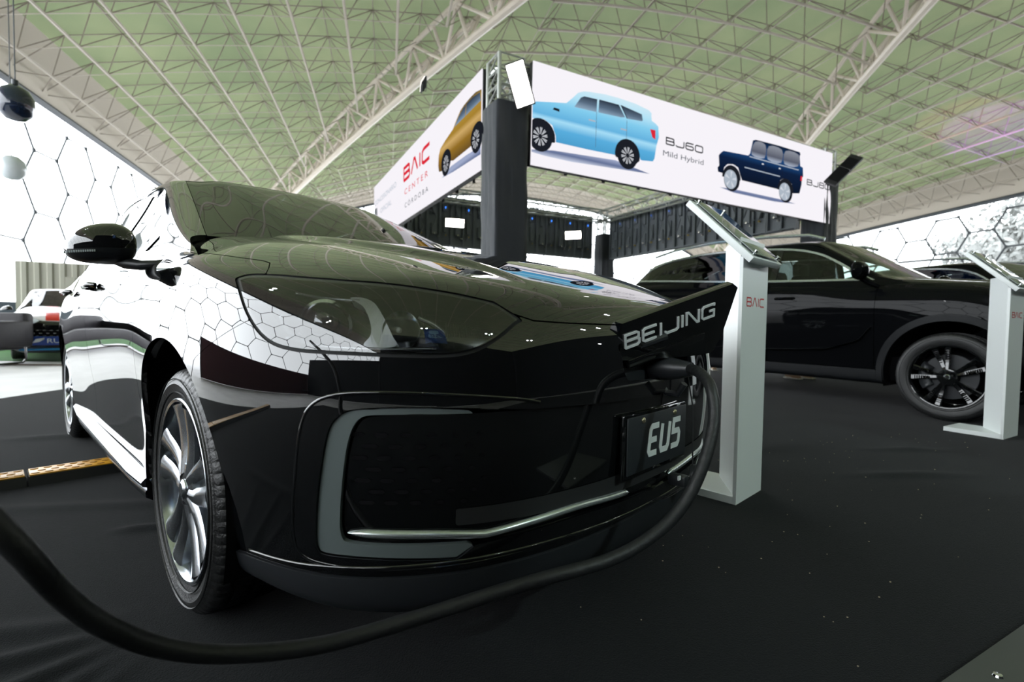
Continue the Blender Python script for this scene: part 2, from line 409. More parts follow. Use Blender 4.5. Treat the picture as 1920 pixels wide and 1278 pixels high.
def stroke_mesh(polys, wd, th, M=None, mb=None, closed=None):
    """flat letters from centre lines: polylines with mitred width wd, thickness th (xy plane)"""
    mb = mb or MB()
    for q, pts in enumerate(polys):
        w_ = wd
        cl = False
        if pts[0] == pts[-1] and len(pts) > 2: cl = True; pts = pts[:-1]
        P = [Vector((p[0], p[1])) for p in pts]; n = len(P); L = []; R = []
        for i in range(n):
            a = (P[i]-P[i-1]) if (i > 0 or cl) else (P[1]-P[0]); b = (P[(i+1) % n]-P[i]) if (i < n-1 or cl) else (P[-1]-P[-2])
            a.normalize(); b.normalize(); t = (a+b)
            t = t.normalized() if t.length > 1e-6 else a; nn = Vector((-t.y, t.x)); c = max(.4, nn.dot(Vector((-a.y, a.x))))
            L.append(P[i]+nn*w_/2/c); R.append(P[i]-nn*w_/2/c)
        V = []
        for z in (0, th):
            for l_, r_ in zip(L, R): V += [(l_.x, l_.y, z), (r_.x, r_.y, z)]
        F = []; m = 2*n
        for i in range(n if cl else n-1):
            a, b, c, d = 2*i, 2*i+1, 2*((i+1) % n)+1, 2*((i+1) % n)
            F += [(a+m, b+m, c+m, d+m), (d, c, b, a), (a, d, d+m, a+m), (b, b+m, c+m, c)]
        if not cl: F += [(0, m, m+1, 1), (2*n-2, 2*n-1, m+2*n-1, m+2*n-2)]
        if M is not None: V = [(M @ Vector(v))[:] for v in V]
        mb.add(V, F)
    return mb
GL = {  # centre lines on a unit cell: x 0..1, y 0..1
 'B': [[(0,0),(0,1),(.82,1),(.95,.9),(.95,.62),(.82,.52),(0,.52)], [(.82,.52),(1,.42),(1,.12),(.86,0),(0,0)]],
 'A': [[(0,0),(.42,1),(.58,1),(1,0)]],
 'I': [[(.5,0),(.5,1)]], 'C': [[(1,1),(.2,1),(0,.85),(0,.15),(.2,0),(1,0)]],
 'E': [[(1,1),(.15,1),(0,.88),(0,.12),(.15,0),(1,0)], [(0,.5),(.85,.5)]],
 'U': [[(0,1),(0,.15),(.15,0),(.85,0),(1,.15),(1,1)]],
 '5': [[(1,1),(.08,1),(.08,.56),(.85,.56),(1,.44),(1,.12),(.85,0),(0,0)]],
 'J': [[(1,1),(1,.12),(.85,0),(.12,0),(0,.12),(0,.2)]], 'N': [[(0,0),(0,1),(.15,1),(.85,0),(1,0),(1,1)]],
 'G': [[(1,.85),(1,1),(.15,1),(0,.85),(0,.15),(.15,0),(1,0),(1,.5),(.6,.5)]],
 '6': [[(1,1),(.15,1),(0,.85),(0,.15),(.15,0),(.85,0),(1,.15),(1,.42),(.85,.55),(0,.55)]],
 '0': [[(.15,0),(.85,0),(1,.15),(1,.85),(.85,1),(.15,1),(0,.85),(0,.15),(.15,0)]],
 '8': [[(.15,0),(.85,0),(1,.15),(1,.4),(.85,.53),(.15,.53),(0,.4),(0,.15),(.15,0)], [(.15,.53),(.05,.63),(.05,.88),(.15,1),(.85,1),(.95,.88),(.95,.63),(.85,.53)]],
}
def letters(txt, cw, ch, gap, slant=0.0, widths=None):
    out = []; x = 0
    for c in txt:
        wc = cw*(.12 if c == 'I' else 1)
        for pl in GL[c]:
            out.append([(x+(p[0] if c != 'I' else .5)*wc+p[1]*ch*slant, p[1]*ch) for p in pl])
        x += wc+gap
    return out, x-gap

# ------------------------------------------------------------ wheels
def make_wheel(parent, x, y, R, rr, wid, side, rim_m, rim_m2, style='twin', rot=0.0, sx=0.0, name='wheel'):
    """y>0 side in view; side=+1/-1; built with the outer face towards +y then placed"""
    t = bpy.data.objects.new(name, None); C.objects.link(t); t.parent = parent; t.empty_display_size = .1
    t.location = (x, -y, R); t.rotation_euler = (0, 0, (PI if side < 0 else 0) + sx)
    # local: outer face towards -y in blender space (i.e. +y in car space)
    w2 = wid/2
    prof = [(rr-.012, w2-.018), (rr+.004, w2-.006), (rr+.012, w2-.003), (rr+.03, w2+.003), ((R+rr)/2, w2+.009), (R-.034, w2+.006), (R-.018, w2-.001), (R-.008, w2-.010), (R-.0035, w2-.020),
            (R-.001, w2-.032), (R-.009, w2-.034), (R-.009, w2-.044), (R, w2-.046), (R, w2-.078), (R-.009, w2-.080), (R-.009, w2-.090), (R, w2-.092), (R, 0)]
    full = prof + [(r, -h) for r, h in prof[::-1][1:]]
    n = 360; V = []; F = []; m = len(full)
    for k in range(n):
        a = 2*PI*k/n
        for j, (r, h) in enumerate(full):
            rad = r
            if r > R-.02 and k % 5 == 0 and r < R+.001: rad -= .0035 if abs(h) > w2-.05 else .002
            V.append((rad*math.cos(a), h, rad*math.sin(a)))
    for k in range(n):
        k2 = (k+1) % n
        for j in range(m-1): F.append((k*m+j, k2*m+j, k2*m+j+1, k*m+j+1))
    cobj('tyre', V, F, M_TYRE, t, True, 30)
    # sidewall rings
    mb = MB()
    for r0 in (rr+.018, (R+rr)/2+.012):
        mb.lathe([(r0, w2+.0035 if r0 < rr+.02 else w2+.0075), (r0+.0015, w2+.0075 if r0 < rr+.02 else w2+.0105), (r0+.003, w2+.0035 if r0 < rr+.02 else w2+.0075)], 96, 'y')
    cmb(mb, 'sidewall_rib', M_TYRE, t)
    # rim barrel
    b = MB().lathe([(rr-.002, w2-.004), (rr+.004, w2+.001), (rr+.001, w2+.004), (rr-.006, w2+.002), (rr-.013, w2-.012), (rr-.016, w2-.03), (rr-.02, w2-.06), (rr-.022, 0), (rr-.015, -w2+.01), (rr, -w2+.002), (rr, w2-.004)], 96, 'y')
    cmb(b, 'rim_barrel', rim_m, t)
    f = w2+.004      # spoke face depth
    ns = 5; mbs = []
    if style == 'twin':
        for k in range(ns):
            sp = MB()
            for sgn in (-1, 1):
                S = 15; K = 7
                Vv = []; Ff = []
                for i in range(S):
                    u = i/(S-1); r = .040+(rr-.014-.040)*u
                    ang = rot+2*PI*k/ns + sgn*(.30*(1-u)**2+.165+.045*u)
                    ang += .05*u*u
                    wd = .046+.022*u*u
                    if u > .9: wd *= 1.12
                    face = f-.010-.008*math.sin(PI*u)+.006*u
                    c, s = math.cos(ang), math.sin(ang)
                    for o, dz in ((-.5, -.035), (-.5, -.006), (-.32, 0), (.05, .0035), (.3, 0), (.5, -.007), (.5, -.035)):
                        Vv.append((r*c-o*wd*s, face+dz, r*s+o*wd*c))
                for i in range(S-1):
                    for j in range(K-1): Ff.append((i*K+j, i*K+j+1, (i+1)*K+j+1, (i+1)*K+j))
                    Ff.append((i*K+K-1, i*K, (i+1)*K, (i+1)*K+K-1))
                sp.add(Vv, [q[::-1] for q in Ff])
            # recessed web between the two arms
            Vv = []; Ff = []; S = 8
            for i in range(S):
                u = i/(S-1); r = .05+(rr*.62)*u*.6
                for o in (-1, 1):
                    ang = rot+2*PI*k/ns+o*(.30-.16*u); Vv.append((r*math.cos(ang), f-.030, r*math.sin(ang)))
            for i in range(S-1): Ff.append((2*i, 2*i+1, 2*i+3, 2*i+2))
            sp.add(Vv, Ff)
            cmb(sp, 'spoke', rim_m2, t, True, 28)
    else:
        for k in range(ns):
            for sgn in (-1, 1):
                sp = MB(); S = 8; K = 5; Vv = []; Ff = []
                for i in range(S):
                    u = i/(S-1); r = .045+(rr-.014-.045)*u; ang = rot+2*PI*k/ns+sgn*(.16+.03*u)
                    wd = .022+.020*u; face = f-.014-.012*math.sin(PI*u); c, s = math.cos(ang), math.sin(ang)
                    for o, dz in ((-.5, -.03), (-.5, -.003), (sgn*.3, .003), (.5, -.003), (.5, -.03)): Vv.append((r*c-o*wd*s, face+dz, r*s+o*wd*c))
                for i in range(S-1):
                    for j in range(K-1): Ff.append((i*K+j, i*K+j+1, (i+1)*K+j+1, (i+1)*K+j))
                sp.add(Vv, [q[::-1] for q in Ff])
                # grooved inlay
                for g_ in range(7):
                    u = .42+.075*g_; r = .045+(rr-.06)*u; ang = rot+2*PI*k/ns+sgn*.17; c, s = math.cos(ang), math.sin(ang)
                    wd = .02+.014*u
                    V4 = [(r*c-o*wd*s+dr*c, f-.006+h, r*s+o*wd*c+dr*s) for dr in (-.0022, .0022) for o in (-.42, .42) for h in (-.012, .002)]
                    sp.add(V4, [(0,2,3,1),(4,5,7,6),(0,1,5,4),(2,6,7,3),(1,3,7,5)])
                cmb(sp, 'spoke', rim_m2, t, True, 28)
    hub = MB().lathe([(.0, f-.004), (.022, f-.004), (.026, f-.007), (.027, f-.010), (.045, f-.011), (.066, f-.014), (.070, f-.045), (.0, f-.045)], 40, 'y')
    cmb(hub, 'hub', rim_m2, t, True, 28)
    cap = MB().lathe([(.0, f-.0015), (.018, f-.002), (.021, f-.004), (.021, f-.010), (0, f-.010)], 32, 'y'); cmb(cap, 'centre_cap', rim_m if style == 'twin' else M_CHROME, t, True, 28)
    for k in range(5):
        a = rot+2*PI*(k+.5)/5; c = (.0485*math.cos(a), 0, .0485*math.sin(a))
        cmb(MB().lathe([(.0085, f-.020), (.0115, f-.015), (.0125, f-.014), (.0125, f-.03)], 14, 'y', c).lathe([(0, f-.022), (.0085, f-.020)], 14, 'y', c), 'lug_nut', M_ALUD, t)
    d = MB().lathe([(.07, f-.075), (rr*.72, f-.075), (rr*.72, f-.095), (.07, f-.095)], 48, 'y'); cmb(d, 'brake_disc', M_ALUD if style == 'twin' else M_SATIN, t)
    cal = MB().lathe([(rr*.50, -.03), (rr*.80, -.03), (rr*.80, .035), (rr*.50, .035), (rr*.5, -.03)], 48, 'y')
    V = []; F = []; K = 9
    for k in range(K):
        a = PI-.6+1.2*k/(K-1)
        for r, h in ((rr*.48, -.12), (rr*.80, -.12), (rr*.80, -.05), (rr*.48, -.05)): V.append((r*math.cos(a), f+h, r*math.sin(a)))
    for k in range(K-1):
        for j in range(4): j2 = (j+1) % 4; F.append((k*4+j, k*4+j2, (k+1)*4+j2, (k+1)*4+j))
    F += [(0, 1, 2, 3), tuple(4*(K-1)+j for j in (3, 2, 1, 0))]
    cobj('brake_caliper', V, F, M_SATIN, t)
    back = MB().lathe([(0, -w2+.03), (rr-.02, -w2+.03)], 32, 'y'); cmb(back, 'dust_shield', M_DEEP, t)
    return t

# ------------------------------------------------------------ the electric sedan
CARYAW = -.7568
sedan = thing('sedan_car', 'gloss black electric sedan in the foreground, nose flap open, cable plugged in', 'car', (-.2646, 1.9257, 0), CARYAW)
X, Y, Z = BODY.P[..., 0], BODY.P[..., 1], BODY.P[..., 2]
AA = np.abs(SA)
HS_A = [0, .35, .439, .490, .532, .611, .70, .806, .933, 1.056, 1.114, 1.135, 1.165, 1.207, 1.272, 1.439, 1.775, 2.2]
HS_B = [.667, .665, .667, .682, .711, .727, .739, .752, .759, .760, .7585, .785, .812, .824, .832, .853, .901, .95]
SHUT = np.interp(AA, HS_A, HS_B)
ARCHF = np.sqrt((X+.022)**2+(Z-.335)**2)-.388
ARCHR = np.sqrt((X+2.67)**2+(Z-.335)**2)-.382
ARCH = np.where(SB < .75, np.minimum(np.where(X > -1.3, ARCHF, 1), np.where(X < -1.3, ARCHR, 1)), 1)
LAMP = [(1.195,.741),(1.153,.706),(1.099,.657),(1.047,.619),(.998,.598),(.937,.590),(.845,.589),(.723,.587),(.631,.590),(.576,.604),(.525,.633),(.493,.657),(.474,.667),
        (.490,.680),(.532,.709),(.611,.725),(.70,.737),(.806,.750),(.933,.757),(1.056,.758),(1.120,.7565),(1.168,.752)]
LAMPS = smooth_closed([p if i not in (0, 12) else p+(1,) for i, p in enumerate(LAMP)], 4)
near = AA < 1.6
LD = np.full(AA.shape, -1.0); LD[near] = sdpoly(AA[near], SB[near], LAMPS)
ASPL = np.interp(SB, [0, .554, .642, .70], [1.45, 1.289, 1.082, .96])
SPLB = .142+.033*np.clip(1-AA/.9, 0, 1)
GRIN = smooth_closed([(.470,.478,1),(.583,.476),(.686,.477),(.764,.472),(.794,.467),(.809,.455),(.823,.42),(.834,.358),(.846,.262),(.845,.238),(.835,.224),(.80,.218),(.69,.215),(.54,.213),(.43,.222),(.30,.228),(.12,.226),(0,.224,1),(0,.478,1)], 4)
gm = (AA < 1.1) & (SB < .6)
GD = np.full(AA.shape, -1.0); GD[gm] = sdpoly(AA[gm], SB[gm], GRIN)
DRLP = smooth_closed([(.470,.4795,1),(.583,.485),(.686,.4875),(.764,.486),(.824,.480),(.850,.464),(.866,.439),(.880,.377),(.896,.289),(.906,.215),(.903,.196),(.890,.188),(.80,.186),(.617,.181,1),(.574,.209,1),(.69,.2105),
        (.80,.212),(.845,.218),(.852,.235),(.852,.262),(.840,.358),(.829,.42),(.815,.457),(.797,.471),(.764,.4745),(.686,.4760),(.583,.4770)], 4)
DD = np.full(AA.shape, -1.0); DD[gm] = sdpoly(AA[gm], SB[gm], DRLP)
BASEF = np.minimum.reduce([ARCH, np.where(X > -.9, 1., -1.)])
def body_part(name, g, m, off=0.0, flange=.014, parent=sedan, both=True):
    V, F = BODY.cut(g, off, flange); return cobj(name, V, F, m, parent)
def side(s): return (SA > 0) if s > 0 else (SA < 0)
HOODG = np.minimum.reduce([SB-SHUT-.0018, X+.43-.15*(1-np.minimum(1, (Y/.72)**2))])
body_part('bonnet', HOODG, M_PAINT)
OUTP = smooth_closed([(.470,.4795,1),(.583,.486),(.686,.489),(.764,.488),(.824,.481),(.850,.464),(.866,.439),(.880,.377),(.896,.289),(.906,.215),(.903,.196),(.890,.187),(.80,.185),(.617,.180,1),(.577,.209,1),(.54,.212),(.43,.220),(.30,.226),(.12,.224),(0,.222,1),(0,.4795,1)], 4)
OD = np.full(AA.shape, -1.0); OD[gm] = sdpoly(AA[gm], SB[gm], OUTP); OD = np.where((AA < .02) & (SB > .2215) & (SB < .48), .02, OD)
GD = np.where((AA < .02) & (SB > .224) & (SB < .478), .02, GD)
BUMP = np.minimum.reduce([ASPL-AA-.0018, SHUT-.0018-SB, SB-SPLB, -LD-.004, -OD-.0012, ARCH])
PORT = smooth_closed([(.150,.622),(.165,.58),(.150,.532),(.10,.525),(-.10,.525),(-.155,.532),(-.175,.58),(-.16,.622)], 4)
PD = np.full(AA.shape, -1.0); PD[gm | (AA < .3)] = sdpoly(SA[gm | (AA < .3)], SB[gm | (AA < .3)], PORT)
BUMP = np.minimum(BUMP, -PD)
body_part('front_bumper', BUMP, M_PAINT, flange=.02)
body_part('charge_port_recess', PD+.004, M_SATIN, off=-.035, flange=0)
body_part('front_splitter', np.minimum.reduce([SPLB-.003-SB, 1.22-AA, ARCH]), M_SATIN, off=.004)
body_part('grille_panel', GD, M_PIANO, off=-.012, flange=0)
# mid grille and lower intake are set deeper
LOWI = np.minimum.reduce([.62-AA, SB-.248, .296-.012*(AA/.6)-SB]); body_part('lower_intake', LOWI, M_MATTE, off=-.010, flange=0)
for s in (1, -1):
    sd_ = np.where(side(s), 1., -1.)
    body_part('daytime_light', np.minimum(DD, sd_), M_DRL, off=-.005, flange=.01)
    FEN = np.minimum.reduce([AA-ASPL-.0018, SHUT-.0018-SB, -LD-.004, X+.424, Z-.262, ARCH, sd_])
    body_part('front_wing', FEN, M_PAINT)
    LDs = np.minimum(LD, sd_)
    body_part('headlamp_seal', np.minimum(LDs+.0045, .006-LDs), M_MATTE, off=-.004, flange=0)
    lens = body_part('headlamp_lens', LDs-.0035, M_CLEAR, off=0, flange=0)
    hsg = body_part('headlamp_housing', LDs+.004, M_LAMPIN, off=-.085, flange=0)
    # side wall of the lamp bucket
    ring = LAMPS.copy(); ring[:, 0] *= s; P0, N0 = on_skin(ring, -.006); P1, _ = on_skin(ring, -.088); m_ = len(ring)
    cobj('lamp_bucket', np.vstack([P0, P1]), [(i, (i+1) % m_, m_+(i+1) % m_, m_+i) for i in range(m_)], M_LAMPIN, sedan)
    body_part('front_door', np.minimum.reduce([-.427-X, X+1.528, Z-.262, sd_, np.where(SB < SHUT+.3, .845+.0*X-(.845-np.abs(Y))*0-.0*X, 1), np.abs(Y)-.775]), M_PAINT)
    body_part('rear_door', np.minimum.reduce([-1.533-X, X+2.42+.25*np.clip(.62-Z, 0, 1), Z-.262, ARCH, sd_, np.abs(Y)-.775]), M_PAINT)
    body_part('rear_quarter', np.minimum.reduce([-2.425-X-.25*np.clip(.62-Z, 0, 1), X+3.35, Z-.23, ARCH, sd_, np.abs(Y)-.60-.1*np.clip(X+3.2, 0, .5)*2]), M_PAINT)
    body_part('side_sill', np.minimum.reduce([-.40-X, X+2.30, .258-Z, sd_, ARCH]), M_SILL, off=.006, flange=.03)
    # sculpted silver sill step
    st = MB(); pr = [(.868,.262),(.893,.258),(.905,.245),(.900,.232),(.885,.226),(.893,.214),(.892,.196),(.872,.182),(.83,.180)]
    V = []; F = []
    xs = [-.41,-.6,-1.0,-1.5,-2.0,-2.26]
    for x_ in xs:
        for y_, z_ in pr: V.append((x_, s*y_*(1 if -2.2 < x_ < -.45 else .99), z_+(.012 if x_ < -2.1 else 0)))
    K = len(pr)
    for i in range(len(xs)-1):
        for j in range(K-1):
            q = (i*K+j, i*K+j+1, (i+1)*K+j+1, (i+1)*K+j); F.append(q if s > 0 else q[::-1])
    F.append(tuple(range(K))); F.append(tuple((len(xs)-1)*K+k for k in range(K)))
    cobj('sill_trim', V, F, M_SILL, sedan, True, 40)
    # lower silver trim strip on the nose
    cs = strip_on([(s*a, b) for a, b in [(.838,.236),(.744,.2345),(.639,.231),(.565,.2245),(.545,.2245),(.433,.236),(.306,.244),(.16,.240),(.110,.238)]], .017, .010, 8, -.010, taper=4)
    cobj('silver_strip', *cs, M_STRIP, sedan, True, 60)
    # lower lip highlight crease and brow above the light
    cs = strip_on([(s*a, b) for a, b in [(1.10,.150),(.974,.153),(.871,.160),(.737,.167),(.583,.175),(.382,.181),(.15,.181),(0,.181)]], .010, .005, 6, -.002)
    cobj('lip_moulding', *cs, M_PAINT, sedan)
    cs = strip_on([(s*a, b) for a, b in [(.44,.493),(.50,.503),(.635,.513),(.784,.516),(.862,.507),(.905,.483),(.925,.44),(.940,.35),(.955,.26),(.958,.20),(.935,.172),(.87,.163),(.74,.160),(.58,.166),(.40,.176)]], .008, .0022, 6, -.0008)
    cobj('light_surround', *cs, M_PAINT, sedan)
    # small dark slots pressed in the grille panel
    sl = MB()
    for j in range(7):
        for i in range(6):
            a = .815-.012*(j % 2)*2-.048*i-.010*j*.3; ln = .034-.0045*i
            if a < .56: continue
            b = .435-.0225*j
            pts = [(s*(a-ln/2), b), (s*(a-ln/2+.005), b+.004), (s*(a+ln/2-.005), b+.004), (s*(a+ln/2), b), (s*(a+ln/2-.005), b-.004), (s*(a-ln/2+.005), b-.004)]
            P, N = on_skin(pts, -.0108); P2, _ = on_skin([(p[0]*1.0, p[1]) for p in pts], -.0135)
            n0 = len(sl.V); sl.V += [tuple(v) for v in P]; sl.F.append(tuple(range(n0, n0+6)) if s < 0 else tuple(range(n0, n0+6))[::-1])
    o = cobj('grille_slots', sl.V, sl.F, M_DEEP, sedan, False); o['kind'] = 'stuff'
    # wheel housing
    for cx in (-.022, -2.67):
        lin = MB(); V = []; F = []; K = 28
        for i in range(K+1):
            a = -.35+(PI+.7)*i/K
            for y_ in (.895, .50):
                V.append((cx+.395*math.cos(a), s*y_*(1 if y_ < .8 else .985), .335+.395*math.sin(a)))
        for i in range(K): F.append((2*i, 2*i+1, 2*i+3, 2*i+2))
        cobj('wheel_liner', V, F, M_DEEP, sedan)
    # headlamp inside parts, placed behind the lens
    def lamp_pt(a, b, dep):
        P, N = on_skin([(s*a, b)], -dep); return Vector(P[0]), Vector(N[0])
    c, n_ = lamp_pt(.925, .665, .055); fwd = Vector((.80, .58*s, -.05)).normalized()
    def disc(name, c, ax, prof, m_, n=36):
        mb = MB().lathe(prof, n, 'z'); q = ax.to_track_quat('Z', 'Y').to_matrix().to_4x4(); q.translation = c
        V = [(q @ Vector(v))[:] for v in mb.V]; return cobj(name, V, mb.F, m_, sedan, True, 35)
    disc('projector_barrel', c, fwd, [(.046,-.03),(.050,.0),(.052,.018),(.048,.022),(.043,.018),(.040,.0),(.036,-.02),(0,-.02)], M_LAMPIN)
    disc('projector_ring', c, fwd, [(.0425,.016),(.0475,.024),(.0535,.020),(.054,.012)], M_CHROME)
    disc('projector_lens', c, fwd, [(.040,.004),(.036,.014),(.028,.023),(.016,.029),(0,.031)], M_GLASSB, 40)
    c, n_ = lamp_pt(.742, .655, .050); fwd2 = Vector((.95, .25*s, 0)).normalized()
    disc('reflector_bowl', c, fwd2, [(.0,-.035),(.018,-.028),(.030,-.012),(.037,.006),(.039,.010)], M_REFL)
    disc('reflector_bulb', c, fwd2, [(.0,-.0),(.006,-.004),(.008,-.014),(.008,-.034)], M_CLEARB, 14)
    # silver fang between the lamps
    fg = [(.865,.728),(.835,.730),(.805,.715),(.782,.685),(.765,.655),(.752,.630),(.742,.613),(.760,.606),(.800,.606),(.812,.612),(.800,.630),(.800,.650),(.812,.680),(.830,.705)]
    fs = smooth_closed(fg, 4); fs[:, 0] *= s; Pt, _ = on_skin(fs, -.026); Pb, _ = on_skin(fs, -.050); k_ = len(fs)
    cen = Pt.mean(0)
    bmx = bmesh.new(); vt = [bmx.verts.new((p[0], -p[1], p[2])) for p in Pt]; vb = [bmx.verts.new((p[0], -p[1], p[2])) for p in Pb]
    f_ = bmx.faces.new(vt)
    for i in range(k_): bmx.faces.new((vt[i], vb[i], vb[(i+1) % k_], vt[(i+1) % k_]))
    bmesh.ops.triangulate(bmx, faces=[f_]); me = bpy.data.meshes.new('silver_fin'); bmx.to_mesh(me); bmx.free(); me.materials.append(M_FANG)
    ob = bpy.data.objects.new('silver_fin', me); C.objects.link(ob); ob.parent = sedan
    # ribbed turn signal block and silver ledges
    rb = MB()
    for i in range(26):
        a = .64-.0055*i; P, N = on_skin([(s*a, .633+.006*math.sin(i*.1)), (s*a, .668-.0006*i), (s*(a-.003), .668-.0006*i), (s*(a-.003), .634)], -.030)
        Q, _ = on_skin([(s*(a-.0015), .633), (s*(a-.0015), .668-.0006*i)], -.026)
        n0 = len(rb.V); rb.V += [tuple(v) for v in list(P)+list(Q)]; rb.F += [(n0, n0+1, n0+5, n0+4), (n0+4, n0+5, n0+2, n0+3)]
    o = cobj('ribbed_signal', rb.V, rb.F, M_REFLD, sedan, False)
    for nm, pth, wd_, dep_ in (('lamp_ledge', [(1.0,.617),(.93,.606),(.84,.603),(.75,.603),(.66,.606)], .009, .03), ('lamp_ledge', [(1.02,.735),(.93,.727),(.84,.722)], .007, .03), ('lamp_fin', [(1.045,.67),(1.02,.64),(.985,.622)], .014, .04),
                               ('lamp_fin', [(.70,.69),(.66,.67),(.63,.64)], .012, .045)):
        V, F = strip_on([(s*a, b) for a, b in pth], wd_, .004, 5, -dep_); cobj(nm, V, F, M_REFLD, sedan)
    # door handle and recess, mirror
    for hx in (-1.34, -2.26):
        mb = MB().tube([(hx-.10, s*.905, .905), (hx-.085, s*.925, .907), (hx-.03, s*.932, .909), (hx+.03, s*.932, .910), (hx+.085, s*.925, .910), (hx+.10, s*.905, .909)], .011, 10, flat=1.1)
        cmb(mb, 'door_handle', M_PAINT, sedan)
    # mirror housing: superelliptic shell
    U_, K_ = 26, 30; V = []; F = []
    yc, zc, xc = .966, 1.010, -.545
    for i in range(U_+1):
        u = -1+2*i/U_; yy = yc+u*.091
        hh = .064*(1-abs(u)**2.6)**.5*(1.0-.16*u)+.001; dp = .075*(1-abs(u)**2.4)**.5*(1-.25*u)+.001; zo = zc-.010*u-.012*u*u
        for k in range(K_):
            t_ = 2*PI*k/K_; cx_, sz_ = math.cos(t_), math.sin(t_)
            px_ = math.copysign(abs(cx_)**.85, cx_)*dp; pz_ = math.copysign(abs(sz_)**.8, sz_)*hh
            if cx_ < 0: px_ *= .55
            V.append((xc+px_-.03*(u+1)*.5, s*yy, zo+pz_))
    for i in range(U_):
        for k in range(K_):
            k2 = (k+1) % K_; q = (i*K_+k, i*K_+k2, (i+1)*K_+k2, (i+1)*K_+k); F.append(q if s > 0 else q[::-1])
    upper = [q for q in F if sum(V[i][2]-(zc-.010*((abs(V[i][1])-yc)/.091)-.020) for i in q) > 0]
    lower = [q for q in F if q not in set(upper)]
    root = cobj('door_mirror', V, upper, M_PAINT, sedan); cobj('mirror_lower_shell', V, lower, M_SATIN, root)
    ind = MB(); 
    for i in range(14):
        u = .98-.055*i; yy = yc+u*.091; dp = .075*(1-min(.999, abs(u))**2.4)**.5*(1-.25*u)+.001
        ind.box((xc+dp*.97-.03*(u+1)*.5, s*yy, zc-.027-.010*u), (.006, .0038, .007))
    cmb(ind, 'mirror_indicator', M_CLEARB, root, False)
    arm = MB(); arm.tube([(-.43, s*.805, .957), (-.44, s*.84, .947), (-.47, s*.875, .943), (-.52, s*.905, .950), (-.55, s*.925, .965)], .02, 12, rs=[.016, .018, .020, .024, .026], flat=.8)
    cmb(arm, 'mirror_arm', M_SATIN, root)
# rear pieces
body_part('rear_bumper', np.minimum.reduce([-3.355-X, .62-Z, Z-.2]), M_PAINT)
body_part('tailgate_panel', np.minimum.reduce([-3.355-X, Z-.625]), M_PAINT)
body_part('boot_lid', np.minimum.reduce([-2.9-X, X+3.35, .60+.1*np.clip(X+3.2, 0, .5)*2-.003-np.abs(Y), Z-.9]), M_PAINT)
for s in (1, -1): body_part('cowl_corner', np.minimum.reduce([-.433-X+.15*(1-np.minimum(1, (Y/.72)**2)), X+.95, .7745-np.abs(Y), np.abs(Y)-.60, np.where(Y*s > 0, 1., -1.)]), M_PAINT)
body_part('cowl_panel', np.minimum.reduce([-.437-X+.15*(1-np.minimum(1, (Y/.72)**2)), X+.62, .598-np.abs(Y)]), M_SATIN, off=-.02, flange=0)
# cabin
CX, CY, CZ = CABIN.P[..., 0], CABIN.P[..., 1], CABIN.P[..., 2]; ACY = np.abs(CY)
WSE = np.interp(CX, [-1.5, -1.40, -.44, -.2], [.52, .535, .695, .72])
WST = -1.365+.06*(1-np.minimum(1, (CY/.53)**2))
WS = np.minimum.reduce([(WSE-ACY), CX-WST, np.where(CZ > 1.0, 1., -1.)])
RWG = np.minimum.reduce([-2.80-CX, CX+3.38, .53-ACY, CZ-1.09])
DLO = smooth_closed([(-.60,1.012,1),(-.8,1.108),(-1.1,1.250),(-1.4,1.365),(-1.7,1.412),(-2.1,1.418),(-2.5,1.375),(-2.85,1.262),(-3.06,1.13),(-3.08,1.065,1),(-2.6,1.038),(-1.5,1.022)], 5)
DLG = np.minimum(sdpoly(CX, CZ, DLO), ACY-.58)
def cab_part(name, g, m, off=0.0, flange=.012):
    V, F = CABIN.cut(g, off, flange)
    return cobj(name, V, [f[::-1] for f in F], m, sedan) if False else cobj(name, V, F, m, sedan)
cab_part('roof_and_pillars', np.minimum.reduce([-WS-.0015, -RWG-.002, -DLG-.002, np.where(CX < -.44, 1., 1.)]), M_PAINT, flange=.02)
cab_part('windscreen', WS-.0015, M_GLASS, off=-.002, flange=0)
cab_part('windscreen_border', np.minimum(WS-.002, .052+.03*np.clip((-.7-CX)*0+1-(CX+1.4), 0, 1)*.3-WS), M_LAMPIN, off=-.006, flange=0)
cab_part('rear_window', RWG, M_DARKGLASS, off=-.002, flange=0)
for s in (1, -1):
    sd_ = np.where(CY*s > 0, 1., -1.)
    panes = [(-.60, -.80), (-.845, -1.505), (-1.57, -2.60), (-2.64, -3.08)]
    gp = [np.minimum.reduce([DLG-.012, a-.01-CX-.12*np.clip(CZ-1.02, 0, 1)*(0 if i else 0), CX-b+.12*0, sd_]) for i, (a, b) in enumerate(panes)]
    for g_ in gp: cab_part('side_window', g_, M_GLASS, off=-.006, flange=0)
    allp = np.maximum.reduce(gp)
    cab_part('window_frame', np.minimum.reduce([DLG, -allp-.0005, sd_]), M_PIANO, off=-.002)
# interior
it = MB().box((-.72, 0, .93), (.36, 1.36, .16), bev=.05).box((-.62, 0, .985), (.30, 1.3, .05), bev=.02); cmb(it, 'dashboard', M_DASH, sedan)
for sy in (.37, -.37):
    st = MB().box((-1.55, sy, .62), (.52, .50, .16), bev=.05).box((-1.86, sy, .93), (.14, .48, .56), Matrix.Rotation(-.28, 4, 'Y'), bev=.05).box((-1.98, sy, 1.29), (.09, .27, .17), Matrix.Rotation(-.2, 4, 'Y'), bev=.035)
    cmb(st, 'front_seat', M_SEAT, sedan)
rs_ = MB().box((-2.45, 0, .62), (.5, 1.2, .18), bev=.05).box((-2.78, 0, .92), (.14, 1.2, .5), Matrix.Rotation(-.35, 4, 'Y'), bev=.05); cmb(rs_, 'rear_seat', M_SEAT, sedan)
sw = MB(); cpt = Vector((-1.02, -.37, .98)); rot_ = Matrix.Rotation(-1.15, 4, 'Y')
